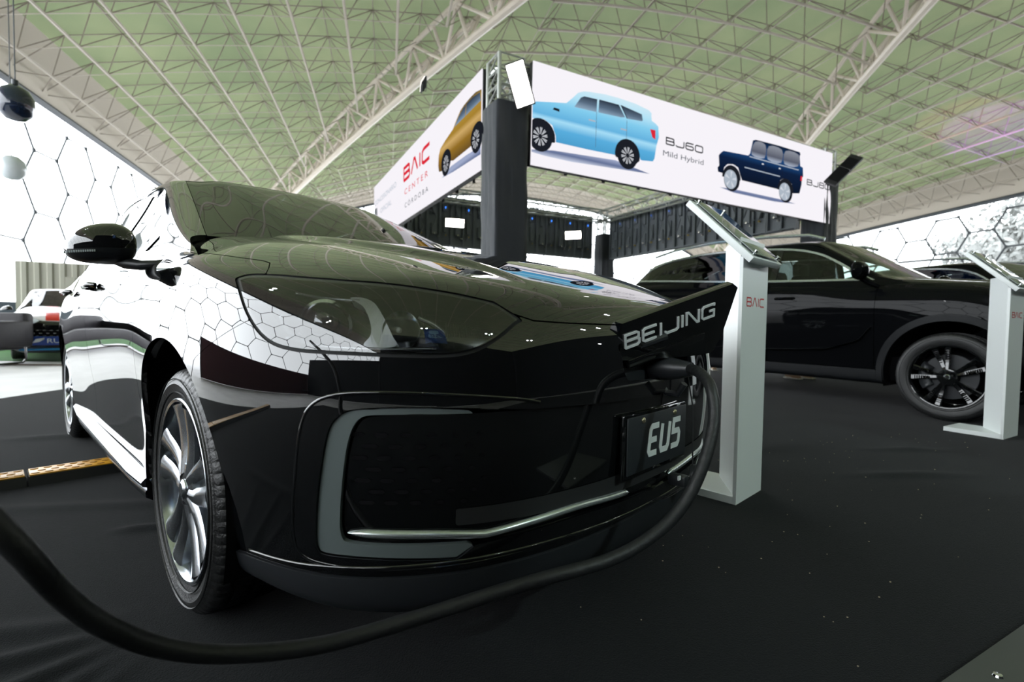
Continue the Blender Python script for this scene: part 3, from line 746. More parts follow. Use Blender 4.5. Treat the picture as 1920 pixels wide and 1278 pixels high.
ring = [tuple(cpt+(rot_ @ Vector((.18*math.cos(2*PI*k/32), .18*math.sin(2*PI*k/32), 0)))) for k in range(33)]
sw.tube(ring, .014, 8, cap=False).tube([tuple(cpt+(rot_ @ Vector((-.17, 0, 0)))), tuple(cpt+(rot_ @ Vector((.17, 0, 0))))], .018).box(tuple(cpt), (.05, .14, .12), bev=.02); cmb(sw, 'steering_wheel', M_DASH, sedan)
fl = MB().box((-1.5, 0, .30), (3.9, 1.50, .05)).box((-1.5, 0, .21), (3.6, 1.3, .06)).box((-1.45, .70, .33), (1.75, .14, .22)).box((-1.45, -.70, .33), (1.75, .14, .22)).box((.52, 0, .33), (.30, 1.0, .28)).box((-.2, 0, .55), (.8, .92, .35)); cmb(fl, 'underbody', M_DEEP, sedan, False)
make_wheel(sedan, 0, .775, .3215, .238, .205, 1, M_ALU, M_ALU, rot=.32, sx=0)
make_wheel(sedan, 0, -.775, .3215, .238, .205, -1, M_ALU, M_ALU, rot=.1)
make_wheel(sedan, -2.67, .775, .3215, .238, .205, 1, M_ALU, M_ALU, rot=.9)
make_wheel(sedan, -2.67, -.775, .3215, .238, .205, -1, M_ALU, M_ALU, rot=.5)
# number plate with its holder, screws and letters: plate frame coordinates (across, up) -> car space
def plate_M():
    o = Vector((.908, 0, .475)); R_ = Matrix(((0, 0, 1, 0), (-1, 0, 0, 0), (0, 1, 0, 0), (0, 0, 0, 1)))   # plate x -> car -y, plate y -> up, normal -> +x
    return Matrix.Translation(o) @ Matrix.Rotation(0, 4, 'Y') @ R_
PM = plate_M()
cmb(MB().box((0, 0, -.010), (.50, .175, .016), bev=.006), 'x', M_PIANO, sedan) if False else None
def pobj(mb, name, m_, parent, smooth=False):
    V = [(PM @ Vector(v))[:] for v in mb.V]; return cobj(name, V, mb.F, m_, parent, smooth, 35)
hold = pobj(MB().box((0, -.002, -.011), (.345, .160, .012), bev=.004), 'plate_holder', M_PIANO, sedan, True)
pl = pobj(MB().box((0, 0, -.002), (.325, .142, .004), bev=.0018), 'number_plate', M_GREYPL, sedan, True)
ls, wtot = letters('EU5', .043, .070, .021, slant=.18)
pobj(stroke_mesh([[(a-.060, b-.034) for a, b in q] for q in ls], .0150, .0012, Matrix.Translation((0, 0, .0002))), 'plate_letters', M_LETTER, pl)
for q in (-.088, .088):
    pobj(MB().lathe([(0, .005), (.0045, .0045), (.0075, .002), (.008, 0)], 18, 'z', (q, .058, 0)), 'plate_screw', M_BRASS, pl, True)
# holder step panels either side of the plate (the dark block behind)
# ------------------------------------------------------------ open nose flap with chrome letters
fl_c = [Vector((.885, .172, .775)), Vector((1.03, -.200, .893)), Vector((.980, -.200, .713)), Vector((.905, .160, .672))]
ex_ = (fl_c[1]-fl_c[0]); exn = ex_.normalized(); nrm = (fl_c[2]-fl_c[0]).cross(exn).normalized()
if nrm.x < 0: nrm = -nrm
ey_ = nrm.cross(exn).normalized()
if ey_.z < 0: ey_ = -ey_
def fpt(u, v, h=0): return fl_c[0]+exn*u+ey_*v+nrm*h
FL = [((p-fl_c[0]).dot(exn), (p-fl_c[0]).dot(ey_)) for p in fl_c]
outl = smooth_closed([(FL[0][0]+.003, FL[0][1]+.0, 1), (FL[1][0]-.02, FL[1][1]+.004, 1), (FL[1][0]+.0, FL[1][1]-.012, 1), (FL[2][0]+.022, FL[2][1]+.055), (FL[2][0]-.006, FL[2][1]+.012), (FL[2][0]-.06, FL[2][1]-.004), (FL[3][0]+.0, FL[3][1]-.0, 1)], 5)
V = []; F = []; k_ = len(outl); cc = outl.mean(0)
rings = [(1.0, -.022), (1.0, -.004), (.985, .0), (.5, .0015)]
for sc, h in rings: V += [tuple(fpt(*(cc+(p-cc)*sc), h)) for p in outl]
for r_ in range(3):
    for i in range(k_): j = (i+1) % k_; F.append((r_*k_+i, r_*k_+j, (r_+1)*k_+j, (r_+1)*k_+i))
V.append(tuple(fpt(*cc, .0015))); F += [(3*k_+i, 3*k_+(i+1) % k_, len(V)-1) for i in range(k_)]; F.append(tuple(range(k_))[::-1])
flap = cobj('charge_flap', V, F, M_PAINT, sedan, True, 30)
flw = MB().box((0, 0, 0), (.30, .012, .028)); Rf = Matrix((exn, nrm, ey_)).transposed().to_4x4()
V = [tuple(fpt(.155, -.118, -.012)+(Rf @ Vector(v))) for v in MB().box((0, 0, 0), (.27, .03, .026), bev=.004).V]
cobj('flap_lip', V, MB().box((0, 0, 0), (.27, .03, .026), bev=.004).F, M_PAINT, flap, True, 30)
ls, wt = letters('BEIJING', .0445, .034, .0125)
sl_ = (FL[1][1]-FL[0][1])*.0
Ml = Matrix((exn, ey_, nrm)).transposed().to_4x4(); Ml.translation = fpt(.012, -.068, .0012)
tl = stroke_mesh([[(a, b+a*.0) for a, b in q] for q in ls], .0060, .003, Ml)
cobj('flap_letters', tl.V, tl.F, M_FLETTER, flap, False)
cmb(MB().tube([(.84, .10, .70), (.89, .08, .72), (.93, .02, .745)], .009).tube([(.84, -.08, .70), (.90, -.09, .72), (.955, -.10, .76)], .009), 'flap_hinge', M_SATIN, flap)
# ------------------------------------------------------------ hall: groined tent roof on a plan of 40 x 78 m
VX, VY, VB = -9.517, -1.31, .247
VH, VA, VBc, VAY, VA2, VE = 9.934, 1.943, 1.94, 39.114, -1.382, 2.068
HX = 20.0
def vz(u, v, drop=0.0):
    au, av = abs(u), abs(v); m, n = max(au, av), min(au, av)
    Aa = VA if au > av else VA2
    return VH-Aa*m**VE-(VA+VBc-Aa)*n**VE-drop
def vworld(u, v, z):
    dx, dy = HX*u-VX, VAY*v-VY; c, s = math.cos(VB), math.sin(VB)
    return (c*dx-s*dy, s*dx+c*dy, z)
def vinv(x, y):
    c, s = math.cos(VB), math.sin(VB); dx, dy = c*x+s*y, -s*x+c*y
    return (dx+VX)/HX, (dy+VY)/VAY
M_CARPET = mat('black_carpet', (.0055, .0068, .0078), rough=.92, spec=.07, bump=(260, .35, 3), var=(2.2, .35), sheen=.05)
M_CONC = mat('pale_screed', (.66, .65, .66), rough=.55, var=(1.5, .25), bump=(20, .1))
M_GRASS = mat('artificial_grass', (.03, .12, .02), rough=.9, var=(30, .5), bump=(120, 1))
M_STEEL = mat('painted_lattice_steel', (.26, .22, .18), rough=.5)
M_RIB = mat('cream_rib_steel', (.60, .53, .45), rough=.45)
M_CHORD = mat('shaded_cream_chord_steel', (.42, .37, .31), rough=.5)  # rib cream darkened; the shade under the roof is in this colour
M_DSTEEL = mat('dark_wall_frame', (.05, .06, .07), rough=.4)
M_TRUSS = mat('aluminium_truss', (.60, .62, .60), rough=.35, metal=.7)
M_BLACKCLOTH = mat('black_sleeve_cloth', (.022, .026, .034), rough=.8, bump=(6, .8, 3), sheen=.3)
M_BLACKMET = mat('black_cabinet_metal', (.014, .015, .018), rough=.45)
M_WHITE = mat('white_laminate', (.80, .84, .84), rough=.38)

def membrane_mat():
    m = bpy.data.materials.new('green_roof_membrane'); m.use_nodes = True; n = m.node_tree.nodes; l = m.node_tree.links
    n.remove(n['Principled BSDF']); out = n['Material Output']
    tc = n.new('ShaderNodeTexCoord'); tx = n.new('ShaderNodeTexNoise'); tx.inputs['Scale'].default_value = .35; tx.inputs['Detail'].default_value = 6
    l.new(tc.outputs['Object'], tx.inputs[0]); rp = n.new('ShaderNodeValToRGB')
    rp.color_ramp.elements[0].position = .35; rp.color_ramp.elements[0].color = (.185, .225, .130, 1)
    rp.color_ramp.elements[1].position = .68; rp.color_ramp.elements[1].color = (.245, .275, .160, 1)
    l.new(tx.outputs['Fac'], rp.inputs[0])
    d = n.new('ShaderNodeBsdfDiffuse'); t = n.new('ShaderNodeBsdfTranslucent'); l.new(rp.outputs[0], d.inputs[0]); l.new(rp.outputs[0], t.inputs[0])
    x = n.new('ShaderNodeMixShader'); x.inputs[0].default_value = MEMB_T; l.new(d.outputs[0], x.inputs[1]); l.new(t.outputs[0], x.inputs[2]); l.new(x.outputs[0], out.inputs[0])
    return m
MEMB_T = .12
M_MEMB = membrane_mat()
M_MEMBC = mat('cream_membrane_edge', (.50, .45, .38), rough=.7)
NG = 20
ceil_V = []; ceil_F = []; edge_F = []
NU_, NV_ = 88, 132
for i in range(NU_+1):
    for j in range(NV_+1):
        u, v = -1+2*i/NU_, -1+2*j/NV_
        md = max(abs(u), abs(v)); ceil_V.append(vworld(u, v, vz(u, v, -.95*min(1, (1-md)/.035)+(.25 if u < 0 else .45)*(1-v*v)*max(0, 1-(1-abs(u))/.035))))
for i in range(NU_):
    for j in range(NV_):
        u, v = -1+2*(i+.5)/NU_, -1+2*(j+.5)/NV_
        q = (i*(NV_+1)+j, (i+1)*(NV_+1)+j, (i+1)*(NV_+1)+j+1, i*(NV_+1)+j+1)
        (edge_F if max(abs(u), abs(v)*1.0) > .962 else ceil_F).append(q)
ceiling = mesh_obj('ceiling', ceil_V, ceil_F, M_MEMB); ceiling['kind'] = 'structure'
tr = mesh_obj('trim_1', ceil_V, edge_F, M_MEMBC); tr['kind'] = 'structure'
# space frame under the membrane: numbers of equal struts, joined
def cyl_batch(segs, n=5):
    """segs: (p, q, r) -> joined thin tubes"""
    S = np.array([list(a)+list(b)+[r] for a, b, r in segs]); A, B_, R_ = S[:, :3], S[:, 3:6], S[:, 6:7]
    D = B_-A; D /= np.linalg.norm(D, axis=1, keepdims=True)
    up = np.where(np.abs(D[:, 2:3]) < .9, np.array([[0, 0, 1.]]), np.array([[1., 0, 0]]))
    a = up-D*(up*D).sum(1, keepdims=True); a /= np.linalg.norm(a, axis=1, keepdims=True); b = np.cross(D, a)
    V = []; 
    for k in range(n):
        t = 2*PI*k/n; o = (a*math.cos(t)+b*math.sin(t))*R_
        V.append(A+o); V.append(B_+o)
    V = np.stack(V, 1).reshape(-1, 3); F = []
    for s in range(len(segs)):
        o = s*2*n
        for k in range(n):
            k2 = (k+1) % n; F.append((o+2*k, o+2*k2, o+2*k2+1, o+2*k+1))
    return V, F
nx, ny = 28, 54
lo, up_, web = [], [], []
def UP(i, j): u, v = -1+2*i/nx, -1+2*j/ny; return vworld(u, v, vz(u, v, -.88*min(1, (1-max(abs(u), abs(v)))/.05)))
def LO(i, j): u, v = -1+2*(i+.5)/nx, -1+2*(j+.5)/ny; return vworld(u, v, vz(u, v, -.12))
for i in range(nx+1):
    for j in range(ny+1):
        u, v = abs(-1+2*i/nx), abs(-1+2*j/ny); xy = u > v    # arcs follow the nearer edge
        if i < nx: up_.append((UP(i, j), UP(i+1, j), .017))
        if j < ny: up_.append((UP(i, j), UP(i, j+1), .017))
        if i < nx and j < ny:
            for a in (0, 1):
                for b in (0, 1): web.append((LO(i, j), UP(i+a, j+b), .015))
            if abs(abs(-1+2*(i+.5)/nx)-abs(-1+2*(j+.5)/ny)) < .045: continue
            if i < nx-1: lo.append((LO(i, j), LO(i+1, j), .042 if not xy else .013))
            if j < ny-1: lo.append((LO(i, j), LO(i, j+1), .042 if xy else .013))
for nm, sg, m_ in (('roof_upper_grid', up_, M_STEEL), ('roof_lower_chords', lo, M_CHORD), ('roof_web_struts', web, M_STEEL)):
    V, F = cyl_batch(sg); o = mesh_obj(nm, V, F, m_, ceiling, False); o['kind'] = 'stuff'
# the groin ribs: deep trusses running to the corners
def rib_truss(su, sv, label):
    n = 32; dz1, dz2, hw = -.85, .12, .45
    root = thing('rib_truss', label, 'truss', vworld(su*.5, sv*.5, 0)[:2]+(0,))
    ori = Vector(root.location)
    def pt(t, side_, dz):
        u, v = su*t, sv*t; p = Vector(vworld(u, v, vz(u, v, dz)))
        a = Vector(vworld(su*(t+.01), sv*(t+.01), 0))-Vector(vworld(su*t, sv*t, 0)); a.z = 0; a.normalize()
        return p+Vector((-a.y, a.x, 0))*side_*hw-ori
    ts = [.03+.955*k/n for k in range(n+1)]
    for s_, dz, r in ((-1, dz1, .08), (1, dz1, .08), (0, dz2, .12)):
        MB().tube([pt(t, s_, dz) for t in ts], r, 8).build('chord', M_RIB, root, True)
    for k in range(n):
        for s_ in (-1, 1):
            a, b = (pt(ts[k], s_, dz1), pt(ts[k+1], 0, dz2)) if k % 2 else (pt(ts[k], 0, dz2), pt(ts[k+1], s_, dz1))
            MB().bar(a, b, .055, 6).build('strut', M_RIB, root, True)
            MB().bar(pt(ts[k], s_, dz1), pt(ts[k], 0, dz2), .055, 6).build('strut', M_RIB, root, True)
    return root
rib_truss(-1, 1, 'long cream lattice rib crossing the roof down to behind the sedan windscreen')
rib_truss(1, 1, 'cream lattice rib coming down above the right end of the picture screen')
# edge arches and walls of hexagonal framing
def wall_frame(axis, sgn, name, label):
    half = VAY if axis == 'x' else HX
    def P(s, z, off=0.0):
        return vworld(sgn*(1+off/HX), s, z) if axis == 'x' else vworld(s, sgn*(1+off/VAY), z)
    def top(s): return (vz(sgn, s)-(.25 if sgn < 0 else .45)*(1-s*s)) if axis == 'x' else vz(s, sgn)
    root = thing(name, label, 'wall frame', (0, 0, 0)); root['kind'] = 'structure'; del root['category']; del root['label']
    arch = MB().tube([P(-1+2*k/90, top(-1+2*k/90)-.02) for k in range(91)], .11, 8); arch.build('edge_arch', M_DSTEEL, root, True)
    a = 1.08; segs = []; nodes = {}; br = .048 if sgn > 0 else .028
    hv = a*math.sqrt(3); ncol = int(2*half/(1.5*a))+2
    for c in range(ncol+1):
        for r in range(-1, 8):
            x = -half+c*1.5*a; z = (r+.5*(c % 2))*hv+.2
            pts = [(x+a*math.cos(PI/3*k), z+a*math.sin(PI/3*k)) for k in range(6)]
            for k in (0, 1, 2):
                p, q = pts[k], pts[k+1]
                ok = all(abs(e[0]) <= half and 0 <= e[1] <= top(e[0]/half)-.05 for e in (p, q))
                if ok:
                    segs.append((P(p[0]/half, p[1]), P(q[0]/half, q[1]), br))
                    for e in (p, q): nodes[(round(e[0], 2), round(e[1], 2))] = e
    V, F = cyl_batch(segs, 6); o = mesh_obj('hexagon_bars', V, F, M_DSTEEL, root, False); o['kind'] = 'stuff'
    sg2 = [(P(e[0]/half, e[1]-.06), P(e[0]/half, e[1]+.06), br*1.7) for e in nodes.values()]
    V, F = cyl_batch(sg2, 6); o = mesh_obj('joints', V, F, M_DSTEEL, root, False); o['kind'] = 'stuff'
    # glazing panes
    n = 60; V = []; F = []
    for k in range(n+1):
        s = -1+2*k/n; V += [P(s, 0, .05), P(s, top(s), .05)]
    F = [(2*k, 2*k+2, 2*k+3, 2*k+1) for k in range(n)]
    mesh_obj('glazing', V, F, M_PANE, root, False)
    return root
M_PANE = glass_mat('wall_glazing', (.96, .97, .98), refl=.9, ior=1.2)
wall_frame('x', -1, 'wall_left', ''); wall_frame('x', 1, 'wall_right', ''); wall_frame('y', 1, 'wall_back', ''); wall_frame('y', -1, 'wall_front', '')

# ground: pale screed everywhere, black carpet over the stand
def flat(name, pts, z, m, kind='structure'):
    o = mesh_obj(name, [(p[0], p[1], z) for p in pts], [tuple(range(len(pts)))], m, None, False); o['kind'] = kind; return o
flat('floor', [(-90, -60), (90, -60), (90, 110), (-90, 110)], -.012, M_CONC)
# carpet with soft folds near the front wheel
cx0, cx1, cy0, cy1 = -4.75, 13, -4.0, 19.5
gx = np.concatenate([np.linspace(cx0, -2.6, 24)[:-1], np.linspace(-2.6, 1.6, 200)[:-1], np.linspace(1.6, cx1, 60)])
gy = np.concatenate([np.linspace(cy0, .2, 20)[:-1], np.linspace(.2, 3.2, 170)[:-1], np.linspace(3.2, cy1, 60)])
GX, GY = np.meshgrid(gx, gy, indexing='ij'); GZ = np.zeros_like(GX)
def fold(x0, y0, x1, y1, w_, h):
    global GZ
    ex, ey = x1-x0, y1-y0; L = math.hypot(ex, ey); t = ((GX-x0)*ex+(GY-y0)*ey)/L/L; d = np.abs((GX-x0)*ey-(GY-y0)*ex)/L
    GZ = GZ+h*np.exp(-(d/w_)**2)*np.clip(np.minimum(t, 1-t)*5, 0, 1)*(t > 0)*(t < 1)
for f_ in ((-.92,1.20,-1.55,.80,.030,.012), (-.90,1.17,-1.30,.62,.026,.011), (-.87,1.14,-1.05,.62,.022,.008), (-.95,1.24,-1.7,1.05,.04,.010), (-.84,1.12,-.85,.75,.02,.006), (-1.45,1.75,-1.05,1.86,.028,.012),
           (-2.2,1.9,-1.1,2.1,.05,.008), (-1.8,.9,-1.0,.55,.05,.010), (-2.4,2.9,-1.7,3.1,.06,.012), (-3.2,3.0,-2.3,3.4,.07,.014), (-3.6,3.6,-2.2,4.0,.08,.014), (-3.9,4.2,-2.9,4.4,.08,.012),
           (2.35,3.1,2.65,3.15,.05,.016), (1.9,2.55,2.4,2.62,.05,.014), (2.0,4.2,3.6,3.2,.08,.008), (1.2,2.9,2.6,3.6,.07,.006), (-.4,.9,-.75,.55,.03,.006)): fold(*f_)
GZ += .0015*np.sin(GX*3.1+GY*1.7)*np.sin(GY*2.3-GX)+.002
nn_ = GX.shape; V = np.stack([GX, GY, GZ], -1).reshape(-1, 3); id_ = np.arange(nn_[0]*nn_[1]).reshape(nn_)
F = np.stack([id_[:-1, :-1], id_[1:, :-1], id_[1:, 1:], id_[:-1, 1:]], -1).reshape(-1, 4)
cp = mesh_obj('carpet', V, F.tolist(), M_CARPET, None, True); tag(cp, 'black event carpet with soft folds covering the whole stand floor', 'carpet')
# crumbs on the carpet
cr = MB(); rnd = random.Random(3)
for k in range(160):
    x_ = rnd.uniform(.1, 3.2); y_ = rnd.uniform(.75, 3.6); s_ = rnd.uniform(.0008, .0022)
    cr.box((x_, y_, .006), (s_*2, s_*1.5, s_))
o = cr.build('carpet_crumbs', mat('crumb', (.45, .38, .25), rough=.8)); o['kind'] = 'stuff'; tag(o, 'scattered tiny pale crumbs on the black carpet at right', 'crumbs')
flat('floor_grass', [(-16, 8.0), (-5.5, 8.6), (-5.5, 13), (-16, 13)], -.008, M_GRASS)
o = mesh_obj('floor_matting', [(-16, 7.1, -.006), (-5.2, 7.9, -.006), (-5.2, 8.15, -.006), (-16, 7.35, -.006)], [(0, 1, 2, 3)], mat('brown_matting', (.09, .05, .035), rough=.9), None, False); o['kind'] = 'structure'

# ------------------------------------------------------------ screens ring, towers and trusses
BA = Vector((.199, 6.243, 2.747)); BD = Vector((5.626, 2.932, -.067)); BYAW = math.atan2(2.932, 5.626); BL = 6.335
D1 = Vector((math.cos(BYAW), math.sin(BYAW), 0)); D2 = Vector((-D1.y, D1.x, 0))
def emis(name, col, st, stops=None, z0=0, z1=1):
    m = bpy.data.materials.new(name); m.use_nodes = True; n = m.node_tree.nodes; l = m.node_tree.links
    n.remove(n['Principled BSDF']); e = n.new('ShaderNodeEmission'); e.inputs[0].default_value = tuple(col)+(1,); e.inputs[1].default_value = st
    l.new(e.outputs[0], n['Material Output'].inputs[0])
    if stops:
        tc = n.new('ShaderNodeTexCoord'); sp = n.new('ShaderNodeSeparateXYZ'); mr = n.new('ShaderNodeMapRange'); rp = n.new('ShaderNodeValToRGB')
        l.new(tc.outputs['Object'], sp.inputs[0]); l.new(sp.outputs[1], mr.inputs[0]); mr.inputs[1].default_value = z0; mr.inputs[2].default_value = z1
        l.new(mr.outputs[0], rp.inputs[0]); l.new(rp.outputs[0], e.inputs[0])
        el = rp.color_ramp.elements; el[0].position = stops[0][0]; el[0].color = tuple(stops[0][1])+(1,); el[1].position = stops[-1][0]; el[1].color = tuple(stops[-1][1])+(1,)
        for p_, c_ in stops[1:-1]:
            q = el.new(p_); q.color = tuple(c_)+(1,)
    return m
ES = 1.0
E_WHITE = emis('screen_white', (.93, .90, .95), ES*1.0)
E_BLACK = emis('screen_black', (.012, .014, .02), ES); E_GREY = emis('screen_grey', (.10, .11, .14), ES); E_RED = emis('screen_red', (.72, .02, .04), ES)
E_SLATE = emis('screen_slate', (.42, .48, .56), ES)
E_BLUE = emis('screen_blue', (.1, .4, .7), ES, [(0, (.07, .33, .60)), (.22, (.10, .42, .72)), (.36, (.38, .72, .92)), (.42, (.13, .45, .74)), (.62, (.22, .60, .85)), (.80, (.45, .76, .92)), (1, (.62, .82, .92))], .33, 1.12)
E_GLZ = emis('screen_window', (.1, .1, .1), ES, [(0, (.30, .42, .55)), (.5, (.10, .15, .22)), (1, (.02, .03, .05))], .84, 1.04)
E_NAVY = emis('screen_navy', (.01, .05, .2), ES, [(0, (.004, .008, .02)), (.45, (.005, .015, .05)), (.6, (.01, .05, .16)), (.75, (.015, .07, .20)), (1, (.004, .01, .03))], .38, 1.12)
E_NWIN = emis('screen_navy_window', (.2, .2, .25), ES, [(0, (.35, .40, .5)), (.3, (.10, .11, .15)), (1, (.25, .27, .32))], .85, 1.08)
E_GOLD = emis('screen_gold', (.5, .3, .05), ES, [(0, (.10, .06, .02)), (.3, (.30, .16, .02)), (.5, (.62, .40, .14)), (.62, (.38, .22, .03)), (.85, (.45, .28, .05)), (1, (.12, .09, .04))], .36, 1.06)
E_SHADE = emis('screen_car_shadow', (.3, .36, .55), ES, [(0, (.55, .60, .75)), (.5, (.12, .16, .30)), (1, (.35, .40, .58))], .14, .28)
E_WHEEL = emis('screen_rim', (.75, .77, .82), ES)
def pic(parent, name, pts, m, h, smooth=False, n=4):
    """flat printed shape on the screen; local x along, y up, z out"""
    P = smooth_closed(pts, n) if smooth else [p[:2] for p in pts]
    bm = bmesh.new(); vs = [bm.verts.new((p[0], p[1], h)) for p in P]; f = bm.faces.new(vs); bmesh.ops.triangulate(bm, faces=[f])
    me = bpy.data.meshes.new(name); bm.to_mesh(me); bm.free(); me.materials.append(m)
    o = bpy.data.objects.new(name, me); C.objects.link(o); o.parent = parent; return o
def ell(cx, cy, rx, ry, n=28): return [(cx+rx*math.cos(2*PI*k/n), cy+ry*math.sin(2*PI*k/n)) for k in range(n)]
def rimpic(parent, cx, cy, rx, ry, ns=10):
    mb = MB()
    for k in range(ns):
        a = 2*PI*k/ns+.2
        for s_ in (-.10, .10):
            pts = [(cx+rx*r*math.cos(a+w_), cy+ry*r*math.sin(a+w_)) for r, w_ in ((.18, s_*.6-.05), (.66, s_-.055), (.70, s_+.055), (.18, s_*.6+.05))]
            n0 = len(mb.V); mb.V += [(p[0], p[1], .010) for p in pts]; mb.F.append((n0, n0+1, n0+2, n0+3))
    mb.build('pictured_rim', E_WHEEL, parent)
def text_on(parent, s, x, y, h, m, z=.008, name='lettering', wid=None):
    cu = bpy.data.curves.new(name, 'FONT'); cu.body = s; cu.size = 1; cu.extrude = 0; ob = bpy.data.objects.new(name, cu)
    C.objects.link(ob); dg = bpy.context.evaluated_depsgraph_get(); me = bpy.data.meshes.new_from_object(ob.evaluated_get(dg)); bpy.data.objects.remove(ob)
    co = np.array([v.co[:] for v in me.vertices]); mn, mx = co.min(0), co.max(0); sc = h/.70; sx = (wid/(mx[0]-mn[0])) if wid else sc
    for v in me.vertices: v.co = ((v.co.x-mn[0])*sx+x, v.co.y*sc+y, z)
    me.materials.append(m); o = bpy.data.objects.new(name, me); C.objects.link(o); o.parent = parent; return o
def strokes_on(parent, txt, x, y, cw, ch, gap, wd, m, z=.008, slant=0.0, name='lettering'):
    ls, _ = letters(txt, cw, ch, gap, slant)
    mb = stroke_mesh([[(a+x, b+y) for a, b in q] for q in ls], wd, .001, Matrix.Translation((0, 0, z)))
    return mb.build(name, m, parent)
def screen(label, origin, ax, L, H=1.28, pic_side=-1):
    """LED banner; local x along ax, y up, z outward"""
    t = thing('led_banner', label, 'screen', origin, 0); zax = ax.cross(Vector((0, 0, 1))).normalized(); upv = zax.cross(ax).normalized()
    t.rotation_euler = Matrix((ax.normalized(), upv, zax)).transposed().to_euler()
    n = round(L/.64)
    cab = MB().box((L/2, H/2, -.05), (L, H, .07)); cab.build('screen_housing', M_BLACKMET, t)
    for k in range(n):
        MB().box(((k+.5)*L/n, H/2, .0), (L/n-.0012, H-.001, .012)).build('led_panel', E_WHITE, t)
    # rear ladder frame
    fr = MB()
    for y_ in (.06, H-.06): fr.box((L/2, y_, -.13), (L, .04, .04))
    fr.build('rear_rail', M_BLACKMET, t)
    for k in range(n+1):
        x_ = min(max(k*L/n, .02), L-.02); MB().box((x_, H/2, -.17), (.035, H-.02, .03)).box((x_, .1, -.12), (.03, .03, .12)).box((x_, H*.5, -.12), (.03, .03, .12)).box((x_, H-.1, -.12), (.03, .03, .12)).build('rear_upright', M_BLACKMET, t)
    return t
scr = screen('wide white picture screen showing a blue and a navy off-road car', BA, BD.normalized(), BL)
E = .0075
pic(scr, 'pictured_shadow', [(.006,.19),(.33,.235),(1.33,.285),(1.95,.20),(1.6,.185),(.60,.14),(.2,.145),(.006,.16)], E_SHADE, E-.0005)
pic(scr, 'pictured_blue_car', [(.006,.36),(.006,.744),(.054,.79),(.30,.835),(.503,.87),(.60,.96),(.683,1.045),(.78,1.085),(.881,1.10),(1.12,1.125),(1.356,1.13),(1.65,1.12),(1.897,1.085),(1.95,1.05),(1.945,1.02),(1.955,.95),(2.03,.925),(2.085,.89),(2.10,.744),(2.06,.62),(2.03,.43),(2.0,.385),(1.80,.365),(1.769,.369),
    (1.736,.483),(1.639,.578),(1.512,.594),(1.403,.551),(1.342,.444),(1.326,.355),(.88,.345),(.36,.345),(.355,.42),(.30,.545),(.169,.599),(.006,.575)], E_BLUE, E)
pic(scr, 'pictured_arch', [(.006,.555),(.16,.585),(.285,.53),(.34,.42),(.35,.345),(.30,.33),(.006,.33)], E_BLACK, E+.0004)
pic(scr, 'pictured_arch', [(1.345,.34),(1.355,.44),(1.42,.54),(1.52,.575),(1.63,.56),(1.72,.475),(1.755,.36),(1.7,.3),(1.4,.3)], E_BLACK, E+.0004)
for g_ in ([(.627,.85),(.725,.99),(.78,1.02),(.99,1.03),(.985,.86)], [(1.022,1.035),(1.356,1.04),(1.47,.895),(1.40,.88),(1.015,.863)], [(1.387,1.045),(1.766,1.0),(1.79,.92),(1.77,.905),(1.512,.885)]): pic(scr, 'pictured_window', g_, E_GLZ, E+.0008)
pic(scr, 'pictured_window', [(1.385,1.04),(1.40,1.042),(1.515,.885),(1.50,.885)], E_BLACK, E+.001)
pic(scr, 'pictured_mirror', [(.503,.831),(.54,.89),(.613,.898),(.620,.835)], E_BLUE, E+.001, True)
pic(scr, 'pictured_tail_lamp', [(1.931,.827),(2.03,.831),(2.035,.70),(1.975,.72)], E_RED, E+.001)
for q in ([(.86,.725),(.97,.725),(.97,.745),(.86,.745)], [(1.40,.715),(1.51,.715),(1.51,.735),(1.40,.735)], [(.30,.745),(.40,.735),(.40,.77),(.32,.775)]): pic(scr, 'pictured_handle', q, E_BLACK if q[0][0] < .5 else E_SLATE, E+.001)
for a, b in ((.985, .40), (1.505, .60)): pic(scr, 'pictured_door_line', [(a-.003, b), (a+.003, b), (a+.003, .86), (a-.003, .86)], E_GREY, E+.001)
for cx_, cy_ in ((.125, .372), (1.535, .385)):
    pic(scr, 'pictured_arch', [(max(.004, p[0]), max(p[1], .33)) for p in ell(cx_, cy_+.01, .222, .215)], E_BLACK, E+.0010)
    pic(scr, 'pictured_tyre', [p for p in ell(cx_, cy_, .182, .188) if p[0] > .0] if cx_ > .2 else [(max(.004, p[0]), p[1]) for p in ell(cx_, cy_, .182, .188)], E_BLACK, E+.0014)
    rimpic(scr, max(cx_, .125), cy_, .165 if cx_ > .2 else .155, .170)
strokes_on(scr, 'BJ60', 2.245, .680, .155, .092, .042, .019, E_BLACK)
text_on(scr, 'Mild Hybrid', 2.19, .505, .078, E_GREY, wid=.83)
pic(scr, 'pictured_shadow', [(3.39,.23),(3.84,.245),(4.87,.245),(5.31,.225),(4.73,.185),(3.72,.19)], E_SHADE, E-.0005)
pic(scr, 'pictured_navy_car', [(3.386,.755),(3.45,.80),(4.03,.83),(4.07,.87),(4.13,1.09),(4.20,1.115),(4.8,1.13),(5.363,1.123),(5.385,1.09),(5.365,1.06),(5.393,.89),(5.469,.873),(5.485,.72),(5.45,.70),(5.45,.582),(5.40,.418),(5.205,.391),(5.177,.546),(5.09,.60),(4.93,.60),(4.865,.564),(4.797,.405),(3.90,.413),
    (3.861,.483),(3.797,.60),(3.68,.63),(3.55,.61),(3.48,.55),(3.45,.453),(3.345,.46),(3.33,.52),(3.365,.56),(3.347,.713)], E_NAVY, E)
for g_ in ([(4.11,.86),(4.185,1.079),(4.44,1.076),(4.425,.855)], [(4.515,.853),(4.535,1.075),(4.872,1.074),(4.862,.856)], [(4.957,.850),(4.974,1.075),(5.33,1.073),(5.32,.871)]): pic(scr, 'pictured_window', smooth_closed(g_, 3).tolist(), E_NWIN, E+.0008)
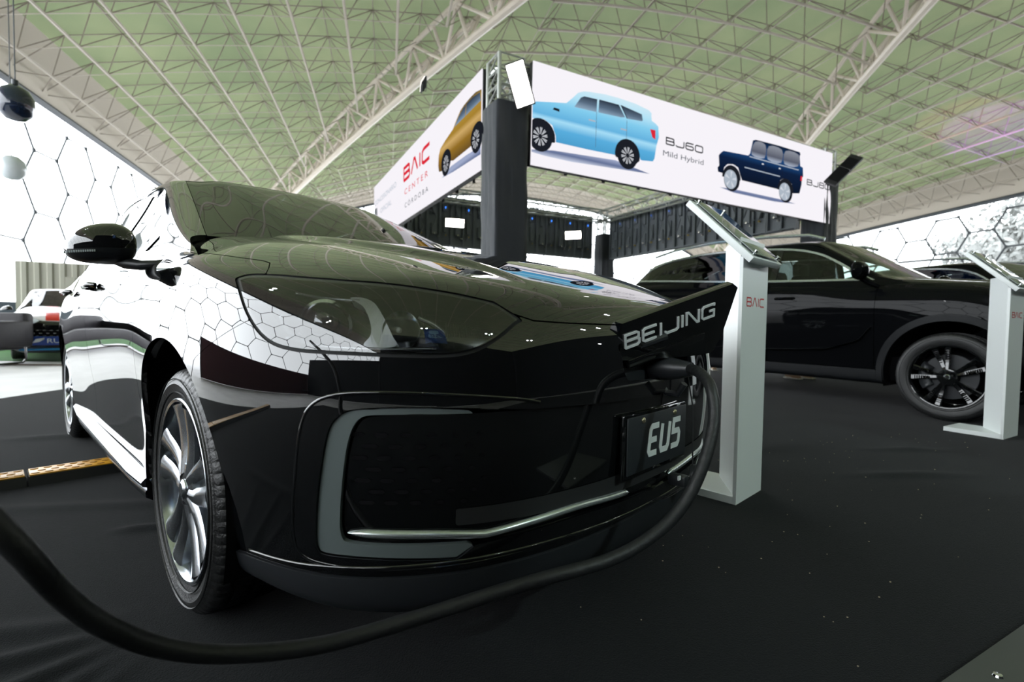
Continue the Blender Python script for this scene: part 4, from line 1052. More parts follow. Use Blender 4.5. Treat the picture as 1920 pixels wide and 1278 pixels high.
for y_ in (.62, .81): pic(scr, 'pictured_trim_line', [(3.95 if y_ < .7 else 4.06, y_), (4.85 if y_ < .7 else 5.35, y_-.005), (4.85 if y_ < .7 else 5.35, y_+.012), (3.95 if y_ < .7 else 4.06, y_+.018)], E_SLATE, E+.001)
for a in (4.47, 4.91): pic(scr, 'pictured_door_line', [(a-.003, .45), (a+.003, .45), (a+.003, .85), (a-.003, .85)], E_BLACK, E+.001)
for a in (4.40, 4.84): pic(scr, 'pictured_handle', [(a-.03, .745), (a+.02, .745), (a+.02, .765), (a-.03, .765)], E_WHEEL, E+.001)
pic(scr, 'pictured_tail_lamp', [(5.41,.64),(5.455,.64),(5.46,.72),(5.415,.72)], E_RED, E+.001)
for cx_, cy_ in ((3.634, .385), (4.992, .388)):
    pic(scr, 'pictured_arch', [(p[0], max(p[1], .40)) for p in ell(cx_+.02, cy_+.02, .215, .205)], E_BLACK, E+.0010)
    pic(scr, 'pictured_tyre', ell(cx_+.03, cy_, .185, .182), E_BLACK, E+.0012); pic(scr, 'pictured_hub', ell(cx_, cy_, .15, .15), E_SLATE, E+.0016); rimpic(scr, cx_, cy_, .19, .19, 5)
strokes_on(scr, 'BJ80', 5.605, .605, .140, .088, .038, .017, E_BLACK)
LL = 6.45
Lorg = Vector((-.428, 6.433, 2.735))+Vector((-.462, .887, 0))*LL
scl = screen('white picture screen at left showing a golden car and red lettering', Lorg, Vector((.462, -.887, 0)), LL)
def Lx(s): return LL-s
pic(scl, 'pictured_shadow', [(Lx(p[0]), p[1]) for p in [(1.5,.27),(1.0,.235),(.012,.20),(.012,.30),(.5,.33),(1.1,.34)]][::-1], E_SHADE, E-.0005)
pic(scl, 'pictured_gold_car', [(Lx(p[0]), p[1]) for p in [(.004,.42),(.004,1.02),(.20,1.06),(.384,1.06),(.60,1.045),(.74,1.02),(.90,.94),(1.029,.86),(1.35,.80),(1.576,.745),(1.66,.66),(1.675,.50),(1.64,.40),(1.478,.37),(1.44,.44),(1.08,.42),(1.018,.398),(.352,.40),(.25,.42)]][::-1], E_GOLD, E)
pic(scl, 'pictured_window', [(Lx(p[0]), p[1]) for p in [(.97,.87),(.82,.955),(.62,1.015),(.53,1.02),(.56,.875)]][::-1], E_GLZ, E+.0008)
pic(scl, 'pictured_window', [(Lx(p[0]), p[1]) for p in [(.51,1.025),(.30,1.03),(.05,1.0),(.02,.885),(.54,.875)]][::-1], E_GLZ, E+.0008)
for cx_ in (1.316, .135):
    pic(scl, 'pictured_arch', ell(Lx(cx_), .475, .215, .175), E_BLACK, E+.001); pic(scl, 'pictured_tyre', ell(Lx(cx_), .44, .185, .185), E_BLACK, E+.0014); rimpic(scl, Lx(cx_) if cx_ > .2 else Lx(.17), .44, .165, .175)
strokes_on(scl, 'BAIC', Lx(3.72), .765, .40, .235, .115, .062, E_RED)
text_on(scl, 'C E N T E R', Lx(3.66), .482, .105, E_RED, wid=1.45)
text_on(scl, 'C \u00d3 R D O B A', Lx(3.64), .228, .090, E_GREY, wid=1.45)
text_on(scl, 'CONCESIONARIO', Lx(6.36), .80, .11, E_SLATE, wid=2.05); text_on(scl, 'OFICIAL', Lx(5.75), .52, .11, E_SLATE, wid=1.05)
# rear banners of the ring, seen from their cabinet backs
def back_wall(label, p0, ax, L, inward):
    t = thing('led_banner', label, 'screen', p0, 0); zax = inward.normalized()
    t.rotation_euler = Matrix((ax.normalized(), Vector((0, 0, 1)), zax)).transposed().to_euler() if ax.cross(Vector((0, 0, 1))).dot(zax) > 0 else Matrix((-ax.normalized(), Vector((0, 0, 1)), zax)).transposed().to_euler()
    sg = 1 if ax.cross(Vector((0, 0, 1))).dot(zax) > 0 else -1
    n = round(L/.64); proto = None
    for k in range(n):
        x_ = sg*(k+.5)*L/n
        if proto is None:
            mb = MB().box((0, .64, -.04), (.63, 1.275, .05)).box((-.30, .64, .02), (.03, 1.27, .07)).box((.30, .64, .02), (.03, 1.27, .07)).box((0, .64, .02), (.035, 1.27, .06)).box((0, .03, .02), (.6, .03, .06)).box((0, 1.25, .02), (.6, .03, .06))
            mb.box((-.15, .42, .02), (.15, .28, .06), bev=.01).box((.15, .55, .015), (.10, .40, .05), bev=.01).box((-.15, .95, .015), (.10, .30, .05), bev=.01).box((.15, .98, .02), (.14, .2, .05), bev=.01)
            mb.tube([(-.25, 1.2, .05), (-.20, .9, .07), (-.1, .7, .06), (-.22, .4, .06)], .012, 5).tube([(.25, 1.2, .05), (.1, .8, .07), (.22, .5, .06), (.1, .2, .06)], .012, 5).tube([(-.05, .2, .06), (.0, .35, .09), (.1, .3, .06)], .012, 5)
            proto = mb.build('cabinet', M_CAB, t); pm = MB().box((.15, .98, .05), (.022, .05, .012)).build('status_light', E_LED, proto)
            pc = MB().lathe([(0, .07), (.022, .065), (.026, .04), (.026, .02)], 10, 'z', (-.15, .30, 0)).lathe([(0, .07), (.022, .065), (.026, .04), (.026, .02)], 10, 'z', (-.05, .22, 0)).build('connector', M_CONN, proto)
            pcs = MB().lathe([(0, .07), (.018, .065), (.02, .04), (.02, .02)], 10, 'z', (.15, .28, 0)).build('connector', M_CONN2, proto)
            proto.location = (x_, 0, 0)
        else:
            c = copy_tree(proto, t); c.location = (x_, 0, 0)
    MB().box((sg*L/2, .64, -.075), (L, 1.28, .012)).build('led_face', mat('dark_led_face', (.01, .01, .012), rough=.5), t)
    return t
M_CAB = mat('cabinet_back_plastic', (.18, .20, .23), rough=.45)
M_CONN = mat('nickel_connector', (.7, .68, .62), rough=.25, metal=.8); M_CONN2 = mat('yellow_connector', (.55, .38, .05), rough=.4)
E_LED = emis('blue_status_glow', (.04, .22, 1.0), 2.5)
RN = Vector((-.13, 6.30, 0)); RR = RN+D1*6.62; RB = RR+D2*6.45; RL = RN+D2*6.5
back_wall('dark rear of the screen over the black car roof', RR+D2*.45+D1*.05+Vector((0, 0, 2.70)), D2, 5.76, -D1)
back_wall('dark rear of the screen behind the cloth-wrapped tower', RL+D1*.45+D2*.05+Vector((0, 0, 2.72)), D1, 5.76, -D2)
# four towers wrapped in black cloth, boxed truss on top
def tower(p, label, wdt, top=3.75, detail=False):
    t = thing('truss_tower', label, 'tower', (p.x, p.y, 0), BYAW); h = wdt/2
    # cloth sleeve with creases
    n = 40; m = 26; V = []; F = []; rr_ = random.Random(int(p.x*100))
    for j in range(m+1):
        z = .0+top*.93*j/m
        for k in range(n):
            a = k/n*4; sd, f_ = int(a), a-int(a)
            x_, y_ = [(-h+2*h*f_, -h), (h, -h+2*h*f_), (h-2*h*f_, h), (-h, h-2*h*f_)][sd]
            w_ = .010*math.sin(7*f_*PI+z*2.1+sd)*math.sin(z*1.7+sd)+.006*math.sin(z*9+f_*5)
            l_ = math.hypot(x_, y_); V.append((x_+x_/l_*w_, y_+y_/l_*w_, z))
    for j in range(m):
        for k in range(n): k2 = (k+1) % n; F.append((j*n+k, j*n+k2, (j+1)*n+k2, (j+1)*n+k))
    mesh_obj('cloth_sleeve', V, F, M_BLACKCLOTH, t, True)
    q = h-.05
    for sx in (-1, 1):
        for sy in (-1, 1): MB().bar((sx*q, sy*q, 0), (sx*q, sy*q, top+.32), .025, 8).build('chord', M_TRUSS, t, True)
    for z in np.arange(top-.25, top+.34, .19):
        for a, b in (((-q, -q), (q, -q)), ((q, -q), (q, q)), ((q, q), (-q, q)), ((-q, q), (-q, -q))):
            MB().bar((a[0], a[1], z), (b[0], b[1], z), .013, 6).build('rung', M_TRUSS, t, True)
            MB().bar((a[0], a[1], z-.17), (b[0], b[1], z), .010, 6).build('rung', M_TRUSS, t, True)
    MB().box((0, 0, .01), (wdt+.15, wdt+.15, .02), bev=.005).build('base_plate', M_TRUSS, t)
    return t
tower(RN, 'black cloth-wrapped truss tower between the two lit screens', .43, 3.72)
tower(RR, 'dark wrapped tower at the right end of the picture screen', .42, 3.72); tower(RB, 'far slim wrapped tower where the dark screens meet', .42, 3.72); tower(RL, 'wrapped tower behind the left picture screen', .42, 3.72)
def box_truss(a, b, label, z0=3.80, w_=.29):
    L = (b-a).length; ax = (b-a).normalized(); t = thing('box_truss', label, 'truss', (a.x, a.y, z0), math.atan2(ax.y, ax.x))
    for y_ in (-w_/2, w_/2):
        for z_ in (0, w_): MB().bar((.2, y_, z_), (L-.2, y_, z_), .024, 8).build('chord', M_TRUSS, t, True)
    n = int(L/.29)
    mb1 = None
    for k in range(n):
        x0, x1 = .2+k*(L-.4)/n, .2+(k+1)*(L-.4)/n; za, zb = (0, w_) if k % 2 else (w_, 0)
        for y_ in (-w_/2, w_/2): MB().bar((x0, y_, za), (x1, y_, zb), .012, 6).build('brace', M_TRUSS, t, True)
        for z_ in (0, w_): MB().bar((x0, -w_/2 if k % 2 else w_/2, z_), (x1, w_/2 if k % 2 else -w_/2, z_), .011, 6).build('brace', M_TRUSS, t, True)
    return t
box_truss(RN+D2*.17, RR+D2*.17, 'aluminium box truss hidden behind the wide picture screen'); box_truss(RR-D1*.25, RB-D1*.25, 'aluminium box truss along the dark screen above the black car')
box_truss(RB-D2*.28, RL-D2*.28, 'aluminium box truss over the farthest dark screen'); box_truss(RL+D1*.17, RN+D1*.17, 'aluminium box truss hidden behind the left picture screen')
# flood lamps
E_LAMP = emis('lamp_glow', (1.0, .93, .86), 14.0); E_LAMPB = emis('spot_glow', (.95, .98, 1.0), 60.0)
def flood(label, loc, w_, h_, aim, roll, lit=True, group=None):
    t = thing('flood_lamp', label, 'lamp', loc, 0, group); q = Vector(aim).normalized().to_track_quat('Z', 'Y').to_matrix() @ Matrix.Rotation(roll, 3, 'Z'); t.rotation_euler = q.to_euler()
    MB().box((0, 0, -.03), (w_+.03, h_+.03, .05), bev=.008).build('lamp_body', M_BLACKMET, t)
    MB().box((0, 0, -.004), (w_, h_, .008)).build('lamp_lens', E_LAMP if lit else M_GREYPL, t)
    MB().tube([(-w_/2-.03, 0, -.03), (-w_/2-.03, 0, -.12), (w_/2+.03, 0, -.12), (w_/2+.03, 0, -.03)], .008, 6).build('yoke', M_BLACKMET, t)
    fins = MB()
    for k in range(7): fins.box((-w_/2+(k+.5)*w_/7, 0, -.065), (.006, h_*.8, .03))
    fins.build('cooling_fins', M_BLACKMET, t)
    return t

# dark partitions added out of frame, so the paintwork mirrors something dark
M_PART = mat('added_partition_cloth', (.010, .011, .013), rough=.85)
def partition(label, a, b, h, pm=None):
    a, b = Vector(a), Vector(b); L = (b-a).length; t = thing('added_partition', label, 'partition', (a.x, a.y, 0), math.atan2(b.y-a.y, b.x-a.x))
    n = max(2, round(L/2))
    for k in range(n): MB().box(((k+.5)*L/n, 0, h/2), (L/n-.0005, .06, h)).build('wall_section', pm or M_PART, t)
    for k in (0, n): MB().bar((k*L/n, 0, 0), (k*L/n, 0, h), .05, 8).build('post', M_BLACKMET, t, True)
    return t
partition('added black partition at right, out of frame, darkening the car reflections', (13.3, -7, 0), (15.8, 9.5, 0), 6.0)
partition('added black partition behind the viewer, out of frame, darkening the car reflections', (-2.1, -7.36, 0), (13.35, -7.1, 0), 6.0)
partition('added lower black partition behind the viewer at left, out of frame, darkening the car reflections', (-9.3, -6.6, 0), (-2.1, -7.3, 0), 2.5)
hb = thing('hanging_banner', 'blue hanging banner with a pale shield, seen only mirrored in the headlamp', 'banner', (1.35, -2.9, 2.85), math.atan2(-.75, .30)+PI/2)
V = []; F = []
for k in range(13):
    x_ = -.5+k/12; V += [(x_, .10*math.cos(x_*PI)+.012*math.sin(x_*22), 0), (x_, .10*math.cos(x_*PI)+.012*math.sin(x_*22), 1.35)]
mesh_obj('banner_cloth', V, [(2*k, 2*k+2, 2*k+3, 2*k+1) for k in range(12)], mat('blue_banner_cloth', (.01, .07, .28), rough=.7), hb, True)
MB().bar((-.5, .02, 1.36), (.5, .02, 1.36), .015).build('banner_bar', M_BLACKMET, hb); MB().bar((-.4, .02, 1.37), (-.4, .02, 5.5), .004).build('cord', M_BLACKMET, hb); MB().bar((.4, .02, 1.37), (.4, .02, 5.5), .004).build('cord', M_BLACKMET, hb)
M_PALE = mat('pale_blue_print', (.30, .55, .72), rough=.7)
MR = Matrix.Translation((0, .125, 0)) @ Matrix.Rotation(PI/2, 4, 'X') @ Matrix.Scale(-1, 4, (1, 0, 0))
MB().prism([(-.22, .82), (0, .76), (.22, .82), (.22, 1.15), (-.22, 1.15)], .004, MR).build('banner_shield', M_PALE, hb)
stroke_mesh([[(-.02, .35), (-.02, .75), (-.28, .47), (.05, .47)], [(.30, .68), (.08, .68), (.08, .58), (.28, .56), (.28, .46), (.03, .46)]], .045, .004, MR).build('banner_lettering', M_PALE, hb)
partition('added low dark red partition at left behind the viewer, out of frame, for the car reflections', (-9.5, -7.5, 0), (-8.6, 3.2, 0), 1.2, mat('dark_red_panel', (.07, .012, .018), rough=.5))  # dark red panel added to be mirrored low in the bumper side
CABPTS = [(-1.3, .25, 1.15), (-0.75, 0.43, 0.80), (-0.600, 0.495, 0.634), (-0.575, 0.523, 0.571), (-0.548, 0.550, 0.502), (-0.543, 0.588, 0.436), (-0.524, 0.626, 0.374), (-0.491, 0.683, 0.307), (-0.426, 0.741, 0.259), (-0.313, 0.810, 0.229), (-0.163, 0.881, 0.235), (0.035, 0.952, 0.263), (0.203, 1.003, 0.286), (0.306, 1.034, 0.327), (0.377, 1.056, 0.387), (0.426, 1.079, 0.468), (0.461, 1.113, 0.556), (0.467, 1.145, 0.622), (0.466, 1.188, 0.650), (0.462, 1.237, 0.661), (0.460, 1.272, 0.661)]
SUV_LOC = (4.395, 4.634, 0); SUV2_LOC = (7.55, 6.2, 0); SUV2_YAW = -1.35
CAR3_LOC = (-8.2, 9.165, 0); CAR3_YAW = -.82
SOFA_LOC = (-8.78, 7.6, 0); SOFA_YAW = .1; PAN_LOC = (-11.61, 11.55, 0); PAN_YAW = .5; BOX_LOC = (-12.6, 12.0, 0)
M_MATTEC = mat('cable_rubber', (.010, .011, .012), rough=.5, bump=(90, .2))
flood('bright tilted flood panel on top of the cloth-wrapped tower', (.051, 5.93, 3.583), .205, .47, (-.10, -1, -.35), .28)
flood('bright flood panel before the far dark screen, left of the cloth-wrapped tower', (-1.421, 12.0, 3.155), .44, .19, (.0, -1, -.15), -.05)
flood('bright flood panel before the far dark screen, right of the cloth-wrapped tower', (1.63, 13.6, 3.189), .42, .20, (-.1, -1, -.15), .05)
flood('unlit black flood panel at the far right end of the picture screen', (5.88, 8.93, 3.56), .20, .62, (.75, .9, -.55), .62, lit=False)
flood('small flood lamp clipped to the cream roof rib, glowing on one side', (-2.459, 13.243, 7.02), .34, .24, (-.9, -.1, .45), .3)
flood('glowing lamp high up in the roof over the picture screen', (5.44, 12.3, 8.90), .20, .20, (-.35, -.7, -.6), .5)
# rig of small spots over the stand behind the viewer, mirrored in the paintwork
rig = thing('spot_rig', 'overhead bar of small white spot lamps mirrored in the black bonnet', 'lamp bar', (0, 0, 4.6))
rnd = random.Random(11)
for (a, b, z) in [(-4.5, 1.5, 4.6), (-4.5, -2.5, 4.7), (4.2, -2.2, 4.6), (7.5, 1.8, 4.5), (9.5, 6, 4.6), (1.0, -3.4, 4.6), (9.0, 3.0, 5.2), (11.5, 8.5, 5.4), (6.2, -1.4, 3.9), (12.0, 2.0, 3.6), (7.4, 4.6, 5.8)]:
    for dx in (-.13, .13):
        q = (Vector((1.5, 3, .5))-Vector((a, b, z))).normalized().to_track_quat('Z', 'Y').to_matrix().to_4x4(); q.translation = Vector((a+dx, b+dx*.4, z-4.6))
        mb = MB().lathe([(.0, -.16), (.06, -.15), (.065, 0), (.06, .0)], 14, 'z'); mb.V = [(q @ Vector(v))[:] for v in mb.V]; mb.build('spot_can', M_BLACKMET, rig, True)
        mb = MB().lathe([(.0, .002), (.056, .002)], 14, 'z'); mb.V = [(q @ Vector(v))[:] for v in mb.V]; mb.build('spot_lens', E_LAMPB, rig)

# ------------------------------------------------------------ lecterns
def lectern(label, loc, d1ang, logo=True):
    t = thing('lectern', label, 'lectern', loc, d1ang, 'white display lecterns')
    # local: x along the front board, y to the back, z up
    MB().box((.146, .0075, .535), (.2925, .015, 1.07)).build('front_board', M_WHITE, t)
    MB().prism([(.012, .016), (.285, .016), (.262, .178), (.250, .180)], 1.12, Matrix.Translation((0, 0, .035))).build('column', M_WHITE, t)
    MB().box((.146, .17, .0175), (.2925, .33, .035), bev=.002).build('foot_plate', M_WHITE, t)
    # tilted tray, 45 degrees, low edge at the front
    mt = Matrix.Translation((.146+.012, -.028, 1.040)) @ Matrix.Rotation(math.radians(44.5), 4, 'X')
    def tb(mb, nm, m): mb.V = [(mt @ Vector(v))[:] for v in mb.V]; return mb.build(nm, m, t, True)
    L = .405
    tb(MB().box((0, L/2, .014), (.345, L, .028), bev=.002), 'tray_board', M_WHITE)
    tb(MB().box((0, L/2+.002, .038), (.300, L-.02, .004), bev=.001), 'acrylic_cover', M_ACRYL)
    for sx in (-.135, .135):
        for sy in (.025, L-.025): tb(MB().lathe([(.006, .028), (.006, .044), (.009, .044), (.009, .050), (0, .051)], 14, 'z', (sx, sy, 0)), 'standoff', M_CHROME)
    if logo:
        ls, wt = letters('BAIC', .050, .036, .0145)
        mb = stroke_mesh(ls, .0062, .0006, Matrix.Translation((.052, -.0001, .862)) @ Matrix.Rotation(PI/2, 4, 'X')); mb.build('red_logo', M_REDINK, t)
        t.children[-1]['label'] = 'red company lettering'
    return t
M_ACRYL = mat('acrylic_sheet', (.16, .20, .18), rough=.04, spec=.6, coat=.6)
M_REDINK = mat('red_vinyl', (.55, .03, .03), rough=.5)
lectern('white lectern with a tilted clear tray beside the open nose flap', (.976, 2.103, 0), math.atan2(.695, .719))
lectern('white lectern hiding half of the black SUV front wheel', (3.462, 3.442, 0), math.atan2(.52, .85)-.02)
# dark metal foot plate cropped by the lower right corner
fp = MB().box((.30, -.22, .012), (.62, .44, .02), bev=.003); 
t = thing('floor_plate', 'grey metal foot plate cut off by the lower right corner', 'plate', (.93, 1.03, 0), math.atan2(.16, .30)); fp.build('plate', mat('grey_plate_metal', (.055, .06, .055), rough=.55), t, True)
MB().lathe([(0, .027), (.008, .026), (.010, .022)], 16, 'z', (.13, -.05, 0)).build('bolt', M_CHROME, t, True)

# ------------------------------------------------------------ cable ramps running under the sedan
def ramp(label, L):
    t = thing('cable_ramp', label, 'cable ramp', (0, 0, 0), 0, 'cable ramps laid end to end')
    MB().add([(0, -.02, 0), (L, -.02, 0), (L, 0, .044), (0, 0, .044), (0, .17, 0), (L, .17, 0), (L, .145, .044), (0, .145, .044)], [(0,1,2,3), (5,4,7,6), (3,2,6,7), (0,3,7,4), (1,5,6,2), (0,4,5,1)]).build('base', M_MATTE, t)
    lid = MB().box((L/2, .072, .047), (L-.008, .135, .006), bev=.001).build('lid', M_YEL, t, True)
    tr_ = MB()
    n = int(L/.045)
    for i in range(n):
        for j in range(3):
            x_, y_ = (i+.5+.5*(j % 2))*L/n, .028+.044*j
            if x_ < L-.02: tr_.prism([(x_-.014, y_), (x_, y_-.008), (x_+.014, y_), (x_, y_+.008)], .0025, Matrix.Translation((0, 0, .050)))
    o = tr_.build('lid_studs', M_YELD, lid); o['kind'] = 'stuff'
    MB().box((L*.55, .002, .043), (.05, .012, .010), bev=.002).build('latch', M_MATTE, t, True)
    return t
M_YEL = mat('worn_yellow_plastic', (.72, .36, .03), rough=.32, var=(6, .25)); M_YELD = mat('worn_yellow_stud', (.42, .20, .03), rough=.5)
ra = math.atan2(.727, .686); rd = Vector((math.cos(ra), math.sin(ra), 0)); r0 = Vector((-2.255, 2.136, 0)); j0 = r0+rd*.105
r1 = ramp('worn yellow cable ramp running under the sedan sill', .98); r1.location = j0; r1.rotation_euler.z = ra
r2 = copy_tree(r1); r2['label'] = 'cable ramp piece cut by the left edge of the picture'; r2.location = j0-rd*.988; r2.rotation_euler.z = ra
for k in (1, 2, 3):
    r3 = copy_tree(r1); r3['label'] = ['cable ramp piece outside the frame, next after the one at the left edge', 'cable ramp piece outside the frame, second from the left edge of the picture', 'last cable ramp piece outside the frame at left'][k-1]; r3.location = j0-rd*.988*(k+1); r3.rotation_euler.z = ra
# ------------------------------------------------------------ charging cable and plug
cab_pts = [at_ for at_ in CABPTS]
sp = smooth_open(cab_pts, 10)
t = thing('charging_cable', 'thick black charging cable hanging from the sedan nose across the foreground', 'cable', (0, 0, 0))
MB().tube([tuple(p) for p in sp], .0135, 14).build('cable_sheath', M_MATTEC, t, True)
FX = Vector((math.cos(CARYAW), math.sin(CARYAW), 0)); LY = Vector((math.sin(CARYAW), -math.cos(CARYAW), 0)); CO = Vector((-.2646, 1.9257, 0))
def car(x, y, z): return CO+FX*x+LY*y+Vector((0, 0, z))
MB().tube([car(.868, -.030, .658), car(.905, -.030, .658), car(.940, -.029, .659), car(.980, -.027, .661)], .03, 16, rs=[.032, .033, .027, .018]).build('plug', M_SATIN, t, True)
MB().tube([car(.885, -.05, .612), car(.90, -.05, .590), car(.935, -.045, .590), car(.955, -.04, .620)], .009, 8).build('plug_handle', M_SATIN, t, True)
# port cap hanging from its cord in front of the number plate
t = thing('port_cap', 'black charging port cap dangling on a thin cord by the number plate', 'cap', tuple(car(.94, -.15, .345)))
def cl(x, y, z): return tuple(car(x, y, z)-car(.94, -.15, .345))
MB().tube([cl(.915, -.135, .668), cl(.935, -.142, .55), cl(.938, -.146, .40), cl(.938, -.148, .375)], .0022, 6).build('cord', M_MATTE, t, True)
mb = MB().lathe([(0, -.012), (.030, -.012), (.033, -.006), (.033, .010), (.027, .016), (0, .016)], 24, 'z'); q = (FX*.85-LY*.35).to_track_quat('Z', 'Y').to_matrix().to_4x4(); q.translation = Vector(cl(.94, -.155, .345)); mb.V = [(q @ Vector(v))[:] for v in mb.V]; mb.build('cap_body', M_SATIN, t, True)
MB().box(tuple(Vector(cl(.918, -.10, .342))), (.05, .03, .03), Matrix.Rotation(CARYAW, 3, 'Z'), bev=.004).build('cap_latch', M_SATIN, t, True)
o = MB().box(tuple(Vector(cl(.936, -.066, .358))), (.004, .013, .011), Matrix.Rotation(CARYAW, 3, 'Z')).build('cap_label', M_LETTER, t)

# ------------------------------------------------------------ black SUV: the sedan's skin re-proportioned
def warp(P):
    x, y, z = P[..., 0].copy(), P[..., 1].copy(), P[..., 2].copy()
    z2 = np.interp(z, [0, .17, .26, .45, .70, .90, .98, 1.05, 1.12, 1.3, 1.45, 1.53], [.0, .25, .30, .54, .88, 1.08, 1.17, 1.22, 1.27, 1.50, 1.68, 1.765])
    z2 += np.clip(-x-1.0, 0, 3)*.055*np.clip((z-.7)/.25, 0, 1)*np.clip((1.25-z)/.25, 0, 1)
    x2 = np.interp(x, [-3.75, -3.4, -3.1, -2.67, -1.6, -1.4, -.47, 0, .5, .95], [-3.92, -3.62, -3.45, -2.80, -1.45, -1.20, -.40, .03, .52, .97])
    y2 = y*1.045
    return np.stack([x2, y2, z2], -1)
SB_ = Surf(NET, 2, 2); SB_.us, SB_.vs = BODY.us, BODY.vs; SB_.P = warp(BODY.P); SB_.N = SB_.normals(SB_.P)
def cabwarp(P):
    x, y, z = P[..., 0], P[..., 1], P[..., 2]
    Q = warp(P); xr = x
    # roof carried further back before it falls
    x2 = np.interp(x, [-3.45, -3.15, -2.95, -2.72, -2.2, -1.62, -1.33, -.8, -.47, -.2], [-3.88, -3.74, -3.62, -3.42, -2.5, -1.55, -1.18, -.74, -.42, -.2])
    Q[..., 0] = x2
    rise = np.clip((-x-2.0)/1.0, 0, 1)*np.clip((z-1.0)/.3, 0, 1)
    Q[..., 2] += rise*.06*np.clip((3.4+x), 0, 1)
    return Q
SC_ = Surf(cabin_net(), 2, 2); SC_.us, SC_.vs = CABIN.us, CABIN.vs; SC_.P = cabwarp(CABIN.P); SC_.N = SC_.normals(SC_.P)
SUV_YAW = -1.0; 
def suv_local(): pass
suv = thing('suv_car', 'glossy black SUV with silver window line standing behind the white lecterns', 'car', SUV_LOC, SUV_YAW)
sx, sy, sz = SB_.P[..., 0], SB_.P[..., 1], SB_.P[..., 2]; say = np.abs(sy)
aF = np.sqrt((sx-.03)**2+(sz-.385)**2); aR = np.sqrt((sx+2.80)**2+(sz-.385)**2); wr = np.minimum(aF, aR)
def sp_(name, g, m, off=0.0, fl=.012, root=None, S=None):
    V, F = (S or SB_).cut(g, off, fl); return cobj(name, V, F, m, root or suv)
AR_ = np.where(sz < .95, wr-.455, 1.); inA = np.where(sz < 1.0, wr-.515, 1.)
upper_ = np.minimum(inA, sz-.395)
hoodS = np.minimum.reduce([SB-SHUT-.002, sx+.36])
sp_('bonnet', hoodS, M_PAINT2)
for s in (1, -1):
    q = np.where(sy*s > 0, 1., -1.)
    for w0, w1 in ((-.9, .62), (-3.5, -2.0)): sp_('wheel_arch_cladding', np.minimum.reduce([AR_, -inA-.002, q, sz-.24, np.where((sx > w0) & (sx < w1), 1., -1.)]), M_CLAD, .012, .02)
    sp_('sill_cladding', np.minimum.reduce([.390-sz, inA, q, -sx-.0, sx+2.7, sz-.26]), M_CLAD, .010, .03)
    sp_('front_wing', np.minimum.reduce([upper_, SHUT-.002-SB, sx+.502, .60-sx, q]), M_PAINT2)
    sp_('front_door', np.minimum.reduce([upper_, -.506-sx, sx+1.52, q, say-.80]), M_PAINT2)
    sp_('rear_door', np.minimum.reduce([upper_, -1.526-sx, sx+2.52, q, say-.80]), M_PAINT2)
    sp_('rear_quarter', np.minimum.reduce([upper_, -2.526-sx, sx+3.6, q, say-.68]), M_PAINT2)
    V = []; F = []; K = 24
    for cx in (.03, -2.80):
        V = []; F = []
        for i in range(K+1):
            a = -.3+(PI+.6)*i/K
            for y_ in (.93, .45): V.append((cx+.465*math.cos(a), s*y_, .385+.465*math.sin(a)))
        for i in range(K): F.append((2*i, 2*i+1, 2*i+3, 2*i+2))
        cobj('wheel_liner', V, F, M_DEEP, suv)
    MB_ = MB().tube([(-.50, s*.90, 1.165), (-.55, s*.98, 1.20), (-.60, s*1.03, 1.25)], .03, 8); cmb(MB_, 'mirror_arm', M_PAINT2, suv)
    # mirror shell
    V = []; F = []; K = 16; R_ = 10
    for i in range(R_+1):
        u = -1+2*i/R_; hh = .085*(1-abs(u)**3)**.5+.001; dp = .075*(1-abs(u)**3)**.5+.001
        for k in range(K):
            a = 2*PI*k/K; V.append((-.60+math.cos(a)*dp*(1 if math.cos(a) > 0 else .5), s*(1.06+u*.115), 1.30+math.sin(a)*hh))
    for i in range(R_):
        for k in range(K): k2 = (k+1) % K; F.append((i*K+k, i*K+k2, (i+1)*K+k2, (i+1)*K+k))
    cobj('door_mirror', V, F, M_PAINT2, suv)
    for hx in (-1.33, -2.30): cmb(MB().tube([(hx-.10, s*.945, 1.07), (hx-.08, s*.965, 1.072), (hx+.08, s*.965, 1.072), (hx+.10, s*.945, 1.07)], .013, 8), 'door_handle', M_PAINT2, suv)
    # lower door crease in bright trim and lamps
    cmb(MB().tube([(-2.2, s*.935, .52), (-1.4, s*.945, .53), (-.9, s*.945, .56), (-.62, s*.945, .66), (-.53, s*.94, .78)], .016, 8, flat=.4), 'door_flank_bulge', M_PAINT2, suv)
    sp_('headlamp', np.minimum(LD-.003, q), M_DARKGLASS, 0, .0); sp_('lamp_bucket', np.minimum(LD-.003, q), M_REFLD, -.03, 0)
sp_('front_bumper', np.minimum.reduce([sx-.604, SHUT-.002-SB, -LD-.003, sz-.24, inA]), M_PAINT2)
sp_('rear_bumper', np.minimum.reduce([-3.604-sx, .80-sz]), M_CLAD); sp_('tailgate', np.minimum.reduce([-3.604-sx, sz-.804]), M_PAINT2)
sp_('cowl_panel', np.minimum.reduce([-.364-sx, sx+.62, .80-say]), M_SATIN, -.02, 0)
kx, ky, kz = SC_.P[..., 0], SC_.P[..., 1], SC_.P[..., 2]; kay = np.abs(ky)
wse = np.interp(kx, [-1.5, -1.22, -.40, -.2], [.55, .565, .73, .75]); wst = -1.20+.06*(1-np.minimum(1, (ky/.56)**2))
ws2 = np.minimum.reduce([wse-kay, kx-wst, kz-1.2]); rw2 = np.minimum.reduce([-3.50-kx, .60-kay, kz-1.30])
dlo2 = smooth_closed([(-.56,1.225,1),(-.72,1.31),(-.95,1.46),(-1.15,1.56),(-1.45,1.635),(-2.0,1.685),(-2.6,1.70),(-3.1,1.665),(-3.45,1.56),(-3.66,1.44),(-3.70,1.40,1),(-3.0,1.355),(-2.0,1.285),(-1.2,1.245)], 5)
